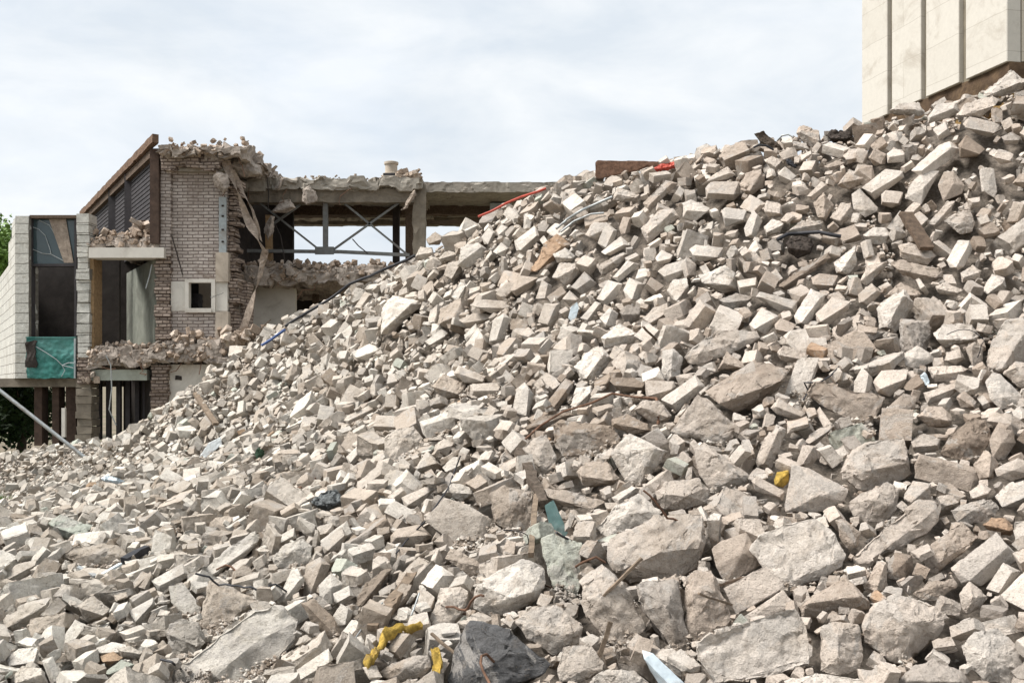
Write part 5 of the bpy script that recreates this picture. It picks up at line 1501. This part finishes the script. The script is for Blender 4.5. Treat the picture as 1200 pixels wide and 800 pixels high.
# ------------------------------------------------------------------ cream tower on the right
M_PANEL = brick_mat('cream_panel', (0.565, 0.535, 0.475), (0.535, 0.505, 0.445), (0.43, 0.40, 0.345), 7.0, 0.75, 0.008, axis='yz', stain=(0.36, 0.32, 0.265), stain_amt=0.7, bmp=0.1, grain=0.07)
M_PANELX = brick_mat('cream_panel_shaded', (0.45, 0.41, 0.335), (0.43, 0.39, 0.32), (0.33, 0.3, 0.24), 7.0, 0.75, 0.010, axis='xz', stain=(0.34, 0.29, 0.22), stain_amt=0.3, bmp=0.1, grain=0.07)  # darker copy of the cream panel: the face turned from the sun, shade in colour
M_GROOVE = simple_mat('panel_groove', (0.20, 0.175, 0.13), 0.9, 3, 0.3, 0.2)
M_ROT = simple_mat('rotten_fascia', (0.10, 0.065, 0.04), 0.95, 3, 0.5, 0.6, stain=(0.25, 0.17, 0.09))
M_OCHRE = simple_mat('ochre_boards', (0.30, 0.19, 0.075), 0.9, 2.5, 0.4, 0.4, stain=(0.07, 0.05, 0.03), stain_amt=0.8)
N_, FP = Vector((8.95, 18, 0)), Vector((7.89, 22.45, 0))
T_ = thing('cream_tower', 'tall windowless tower of cream panels overhanging a rotten brown edge', 'building', (11, 21, 0))
mark('the cream tower', 1100, 70)
def tt(u):
    k = (u - HU) / F
    return (FP.y * k - FP.x) / ((N_.x - FP.x) + (FP.y - N_.y) * k)
inn = Vector((0.97, 0.23, 0))
def tw(t, z, off): return FP + (N_ - FP) * t + inn * off + Vector((0, 0, z))
ZB, ZT = 8.03, 17.0
edges = [(1010, 1039.5), (1045, 1079), (1085, 1123.5), (1131.5, 1180)]
for (a, b) in edges:
    t0, t1 = tt(a), tt(b)
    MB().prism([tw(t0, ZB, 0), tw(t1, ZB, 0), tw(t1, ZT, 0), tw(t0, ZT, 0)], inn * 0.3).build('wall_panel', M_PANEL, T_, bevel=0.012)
for (a, b) in ((1039.5, 1045), (1079, 1085), (1123.5, 1131.5)):
    t0, t1 = tt(a) + .001, tt(b) - .001
    MB().prism([tw(t0, ZB - .01, .10), tw(t1, ZB - .01, .10), tw(t1, ZT, .10), tw(t0, ZT, .10)], inn * 0.15).build('groove', M_GROOVE, T_)
q = N_ + inn * 0.302
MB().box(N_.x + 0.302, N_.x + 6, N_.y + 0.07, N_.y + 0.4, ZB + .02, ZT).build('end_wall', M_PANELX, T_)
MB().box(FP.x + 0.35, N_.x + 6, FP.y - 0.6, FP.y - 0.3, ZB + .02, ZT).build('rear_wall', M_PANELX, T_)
MB().prism([tw(-.0, ZB - .42, .06), tw(1, ZB - .42, .06), tw(1, ZB - .004, .06), tw(-.0, ZB - .004, .06)], inn * 6).rough(0.35, 0.03, 2).build('fascia', M_ROT, T_)
MB().prism([tw(0.02, ZB - .75, .22), tw(.98, ZB - .75, .22), tw(.98, ZB - .40, .22), tw(0.02, ZB - .40, .22)], inn * 5.5).rough(0.35, 0.02, 2).build('lower_fascia', M_OCHRE, T_)
MB().prism([tw(0.04, 0, .5), tw(.95, 0, .5), tw(.95, ZB - .72, .5), tw(0.04, ZB - .72, .5)], inn * 5).build('lower_wall', M_OCHRE, T_)

# ------------------------------------------------------------------ ground, grass and trees behind
M_GROUND = simple_mat('bare_ground', (0.17, 0.14, 0.10), 1.0, 0.6, 0.35, 0.4, stain=(0.07, 0.10, 0.035), stain_amt=0.8)
g = MB(); g.quad((-900, -300, -0.06), (900, -300, -0.06), (900, 1500, -0.06), (-900, 1500, -0.06))
go = g.build('ground', M_GROUND); tag(go, kind='structure')
M_GRASS = simple_mat('grass_blades', (0.12, 0.20, 0.035), 0.8, 3, 0.5, 0)
gv, gf = [], []
for (cx, cy, rx, ry, n) in ((-9.6, 18.2, 1.3, 1.0, 3500), (-14.5, 29, 2.5, 2.0, 2500), (-12.6, 23.5, 1.2, 1.6, 2200)):
    for k in range(n):
        a = rng.uniform(0, 6.283); r_ = math.sqrt(rng.random())
        x, y = cx + rx * r_ * math.cos(a), cy + ry * r_ * math.sin(a)
        h = rng.uniform(.06, .2); w_ = rng.uniform(.006, .014) * (1 + y / 20); b = rng.uniform(0, 6.283)
        dx, dy = math.cos(b) * w_, math.sin(b) * w_
        z = max(-0.06, 0)
        lx, ly = rng.normal() * .05, rng.normal() * .05
        i = len(gv)
        gv += [(x - dx, y - dy, z - .05), (x + dx, y + dy, z - .05), (x + lx, y + ly, z + h)]
        gf.append((i, i + 1, i + 2))
o = bpy.data.objects.new('grass', mesh_np('grass', gv, gf, M_GRASS)); link(o); tag(o, kind='stuff')

M_LEAF = None
def leaf_mat(name, c):
    m, nt, b = new_mat(name)
    geo = nd(nt, 'ShaderNodeNewGeometry')
    n1 = noise_tex(nt, geo.outputs['Position'], 3.5, 3)
    nt.links.new(ramp(nt, n1, [(0.3, tuple(x * .6 for x in c)), (0.7, tuple(x * 1.5 for x in c))]), b.inputs['Base Color'])
    b.inputs['Roughness'].default_value = 0.6
    return m
M_LEAF = leaf_mat('leaves', (0.11, 0.19, 0.035)); M_LEAFD = leaf_mat('dark_leaves', (0.03, 0.055, 0.018))
M_BARKT = simple_mat('bark', (0.10, 0.075, 0.055), 0.95, 8, 0.4, 0.8)
def tree(name, label, base, h, r, n, lmat, ls=0.12, squash=0.9, trunk=True, cat='tree'):
    base = Vector(base)
    t = thing(name, label, cat, base)
    c = base + Vector((0, 0, h - r * squash))
    if trunk:
        m = MB(); m.tube([base, base + Vector((.1, 0, h * .35)), c], 0.16, 9, 0.05)
        for k in range(9):
            a = rng.uniform(0, 6.28); el = rng.uniform(.1, 1.1)
            q = base + Vector((.1, 0, h * rng.uniform(.35, .7)))
            m.tube([q, q + Vector((math.cos(a) * math.cos(el), math.sin(a) * math.cos(el), math.sin(el))) * r * .9], 0.06, 6, 0.012)
        m.build('trunk', M_BARKT, t)
    V, Fc = [], []
    clumps = [Vector((rng.normal(), rng.normal(), rng.normal())).normalized() * r * rng.uniform(.35, .95) for _ in range(26)]
    for k in range(n):
        q = clumps[int(rng.integers(26))] + Vector((rng.normal(), rng.normal(), rng.normal())) * r * 0.17
        q.z *= squash; q += c - base
        a = Vector((rng.normal(), rng.normal(), rng.normal())).normalized(); b = a.orthogonal().normalized()
        s = ls * rng.uniform(.6, 1.2); i = len(V)
        V += [q - a * s, q + b * s * .5, q + a * s, q - b * s * .5]; Fc.append((i, i + 1, i + 2, i + 3))
    o = bpy.data.objects.new('crown', mesh_np('crown', [tuple(v) for v in V], Fc, lmat)); link(o, t)
tree('tree', 'light green leafy tree peeking out left of the white block wing', (xu(-20, 42), 42, -.05), 9.0, 2.2, 11000, M_LEAF)
tree('bush', 'dark bush in the shade under the white block wing', (xu(24, 31), 31, -.05), 2.6, 1.6, 5000, M_LEAFD, 0.1, 0.75, True, 'bush')
tree('bush', 'second dark bush at the left edge below the white block wing', (xu(-26, 31), 31, -.05), 2.5, 1.6, 5000, M_LEAFD, 0.1, 0.75, True, 'bush')
wp = MB().pbox(72, 478, 76, 512, 24.2, 0.08).build('marker_post', M_PLASTER); tag(wp, 'short white marker post in the dark undercroft of the ruin', 'post')
# ------------------------------------------------------------------ link the individual stones and say which is which
late_debris()
SPECIAL = [  # u, v, label, phrase used to find others by
 (585, 770, 'black speckled asphalt slab lying at the bottom edge, the only black block', 'the black asphalt slab'),
 (882, 762, 'big flat white slab, smooth topped, lying in front at the bottom right', 'the big flat white slab'),
 (935, 652, 'largest pale rounded boulder, directly above the big flat white slab', 'the largest pale boulder'),
 (768, 648, 'big faceted pale block with a shaded lower face, right of the teal shard', 'the big faceted block'),
 (1172, 616, 'small orange cobble above the lower right bricks', 'the orange cobble'),
 (262, 752, 'long white wall slab with a cream edge lying at the bottom left', 'the long white wall slab'),
 (536, 612, 'large square pale block with an orange end, above the curled foam strip', 'the square block with orange end'),
 (688, 513, 'large rounded dark brown rock in the middle of the slope', 'the large brown rock'),
 (832, 402, 'long bowed pale slab lying level in the middle of the right slope', 'the long bowed slab'),
 (470, 360, 'broad white plaster slab lying flat high on the left slope', 'the broad white slab'),
 (1050, 712, 'big pale boulder with a dimpled top at the lower right, above a gravelly stone', 'the dimpled boulder'),
 (828, 492, 'large light grey block with a stained face, left of the yellow foam lump', 'the stained grey block'),
 (1093, 185, 'long white beam tilted up the slope near the top right', 'the tilted white beam'),
 (645, 295, 'blocky stone with an orange-brown face high on the left of the slope', 'the orange-faced stone'),
 (1135, 515, 'large rounded brown boulder standing above a long level brick', 'the rounded brown boulder'),
 (1160, 215, 'white brick standing on end in the gravel near the top right', 'the upright white brick'),
 (748, 535, 'star-shaped pale block tilted up beside the large brown rock', 'the star-shaped block'),
]
used = set()
for (u, v, lab, ph) in SPECIAL:
    best = min((st for st in IND if id(st) not in used), key=lambda s: math.hypot(s['c'][0] - u, s['c'][1] - v) - 0.1 * min(60, max(s['px'])))
    used.add(id(best)); best['label'] = lab
    mark(ph, *best['c'])
# odd lengths of wire, reinforcing bar and splinters sticking out of the gaps
_r = np.random.default_rng(77)
ODD = []
for k in range(26):
    u, v = _r.uniform(250, 1190), _r.uniform(330, 780)
    if k < 8: u, v = _r.uniform(520, 900), _r.uniform(560, 780)
    d = zdepth(u, v); c = W(u, v, d - 0.02)
    if k % 3 == 2:
        q = Vector((_r.normal(), _r.normal() * .5 - .3, _r.normal() * .6 + .4)).normalized() * _r.uniform(.10, .22)
        me_ = MB().bar(c - q * .4, c + q, _r.uniform(.014, .03), _r.uniform(.008, .014)).rough(0.04, 0.006, 8)
        o = me_.build('wood_splinter', MAT_WOOD if k % 2 else MAT_DWOOD); nn = 'wood splinter'
    else:
        P = [c + Vector((0, .06, -.05))]; dr = Vector((_r.normal(), -.4 + .4 * _r.normal(), .5 + .5 * _r.normal())).normalized()
        for i in range(int(_r.integers(7, 15))):
            dr = (dr + Vector((_r.normal(), _r.normal() * .6, _r.normal() - .12)) * .33).normalized()
            P.append(P[-1] + dr * .045)
        o = MB().tube(P, float(_r.choice([.0035, .005, .007])), 6).build('bent_wire', MAT_RUST if k % 2 else MAT_BLACK, smooth=60); nn = 'bent wire'
    ODD.append(dict(o=o, c=np.array([u, v]), noun=('rusty ' if k % 2 else 'dark ') + nn if 'wire' in nn else ('brown ' if k % 2 else 'dark ') + nn, cat='wire' if 'wire' in nn else 'splinter'))
og = {}
DIRS = ['right of', 'below right of', 'below', 'below left of', 'left of', 'above left of', 'above', 'above right of']
for st in ODD:
    cand = min(LANDMARKS, key=lambda L: math.hypot(L[1] - st['c'][0], L[2] - st['c'][1]))
    du, dv = st['c'][0] - cand[1], st['c'][1] - cand[2]; st['dist'] = math.hypot(du, dv)
    og.setdefault((st['noun'], int(round(math.atan2(dv, du) / (math.pi / 4))) % 8, cand[0]), []).append(st)
for (nn, k, ph), L in og.items():
    L.sort(key=lambda s: s['dist'])
    for i, st in enumerate(L):
        tag(st['o'], f"thin {nn} sticking out {('', 'second nearest ', 'third nearest ')[i]}{DIRS[k]} {ph}", st['cat'], 'wires and splinters poking out of the pile')
TW = {'w': 'whitish', 'l': 'pale beige', 't': 'tan', 'g': 'grey', 'd': 'dark brown', 'o': 'orange-brown', 'k': 'black', 'v': 'greenish'}
DIRS = ['right of', 'below right of', 'below', 'below left of', 'left of', 'above left of', 'above', 'above right of']
ORD = ['nearest', 'second nearest', 'third nearest', 'fourth nearest', 'fifth nearest', 'sixth nearest', 'seventh nearest', 'eighth nearest', 'ninth nearest', 'tenth nearest']
NOUN = {'c': 'chunk', 'b': 'brick', 's': 'slab'}
groups = {}
for st in IND:
    mxp, mnp = max(st['px']), max(1, min(st['px']))
    st['sz'] = 'large' if mxp > 62 else ('middle-sized' if mxp > 34 else 'small')
    st['sh'] = 'long ' if mxp / mnp > 1.9 else ''
    if 'label' in st: continue
    cand = sorted(LANDMARKS, key=lambda L: math.hypot(L[1] - st['c'][0], L[2] - st['c'][1]))[0]
    du, dv = st['c'][0] - cand[1], st['c'][1] - cand[2]
    st['dist'] = math.hypot(du, dv)
    k = int(round(math.atan2(dv, du) / (math.pi / 4))) % 8
    st['key'] = (st['sz'], st['sh'], st['tk'], st['kind'], k, cand[0])
    groups.setdefault(st['key'], []).append(st)
for key, L in groups.items():
    L.sort(key=lambda s: s['dist'])
    sz, sh, tk, kd, k, ph = key
    for i, st in enumerate(L):
        rank = ' ' if len(L) == 1 else ', ' + ORD[i] + ' '
        st['label'] = f"{sz} {sh}{TW[tk]} {NOUN[kd]}{rank}{DIRS[k]} {ph}"
CAT = {'c': 'concrete chunk', 'b': 'brick', 's': 'slab'}
GRP = {'c': 'broken concrete chunks of the pile', 'b': 'broken bricks of the pile', 's': 'slab fragments of the pile'}
for st in IND:
    o = bpy.data.objects.new(NAME[st['kind']], st['me'])
    M = st['rot'].to_4x4() if st['rot'] is not None else Matrix()
    o.matrix_world = Matrix.Translation(st['loc']) @ M @ (Matrix.Scale(st['scale'], 4) if st['scale'] else Matrix())
    o.color = (*[float(x) for x in st['tone']], 1.0)
    link(o)
    tag(o, st['label'], CAT[st['kind']], GRP[st['kind']], 'thing')
labs = [st['label'] for st in IND]
print('labels', len(labs), 'distinct', len(set(labs)), 'longest', max(len(l.split()) for l in labs))
# ------------------------------------------------------------------ camera, light, sky
cam_d = bpy.data.cameras.new('camera')
cam = bpy.data.objects.new('camera', cam_d); COL.objects.link(cam)
cam.location = (0, 0, EYE)
cam.rotation_euler = (math.radians(90), 0, 0)
cam_d.sensor_width = 36
cam_d.lens = F / 1200 * 36
cam_d.shift_x = 0
cam_d.shift_y = (HV - 400) / 1200
cam_d.clip_end = 5000
scene.camera = cam

SUN_EL, SUN_AZ = math.radians(57), math.radians(-100)     # azimuth from +Y, clockwise: from the left, a little behind the camera
sd = Vector((math.sin(SUN_AZ) * math.cos(SUN_EL), math.cos(SUN_AZ) * math.cos(SUN_EL), math.sin(SUN_EL)))
sun_d = bpy.data.lights.new('sun', 'SUN')
sun_d.energy = 2.8
sun_d.angle = math.radians(24)
sun_d.color = (1.0, 0.965, 0.925)
sun = bpy.data.objects.new('sun', sun_d); COL.objects.link(sun)
sun.location = sd * 60
sun.rotation_euler = (-sd).to_track_quat('-Z', 'Y').to_euler()

w = bpy.data.worlds.new('World'); scene.world = w; w.use_nodes = True
nt = w.node_tree; nt.nodes.clear()
out = nd(nt, 'ShaderNodeOutputWorld')
sky = nd(nt, 'ShaderNodeTexSky'); sky.sky_type = 'NISHITA'; sky.sun_disc = False
sky.sun_elevation = SUN_EL; sky.sun_rotation = SUN_AZ
sky.air_density = 1.0; sky.dust_density = 2.5; sky.ozone_density = 1.0
bg1 = nd(nt, 'ShaderNodeBackground'); nt.links.new(sky.outputs[0], bg1.inputs[0]); bg1.inputs[1].default_value = 0.10
tc = nd(nt, 'ShaderNodeTexCoord')
mp = nd(nt, 'ShaderNodeMapping'); mp.inputs['Scale'].default_value = (1.0, 1.0, 2.6); mp.inputs['Rotation'].default_value = (0.1, 0.18, 0.4)
nt.links.new(tc.outputs['Generated'], mp.inputs[0])
cn = noise_tex(nt, mp.outputs[0], 2.3, 7, 0.52, 0.5)
cn2 = noise_tex(nt, mp.outputs[0], 5.5, 6, 0.55, 0.3)
ccol = mixc(nt, ramp(nt, cn2, [(0.35, 0.0), (0.65, 1.0)]), (0.71, 0.775, 0.845), (0.90, 0.93, 0.955))
bg2 = nd(nt, 'ShaderNodeBackground'); nt.links.new(ccol, bg2.inputs[0]); bg2.inputs[1].default_value = 0.45
mx = nd(nt, 'ShaderNodeMixShader')
nt.links.new(ramp(nt, cn, [(0.30, 0.86), (0.52, 1.0)]), mx.inputs[0])
nt.links.new(bg1.outputs[0], mx.inputs[1]); nt.links.new(bg2.outputs[0], mx.inputs[2])
nt.links.new(mx.outputs[0], out.inputs[0])

vs = scene.view_settings
vs.view_transform = 'Standard'; vs.look = 'None'; vs.exposure = 1.25; vs.gamma = 1.0; vs.use_curve_mapping = False
scene.cycles.max_bounces = 6
scene.cycles.diffuse_bounces = 3
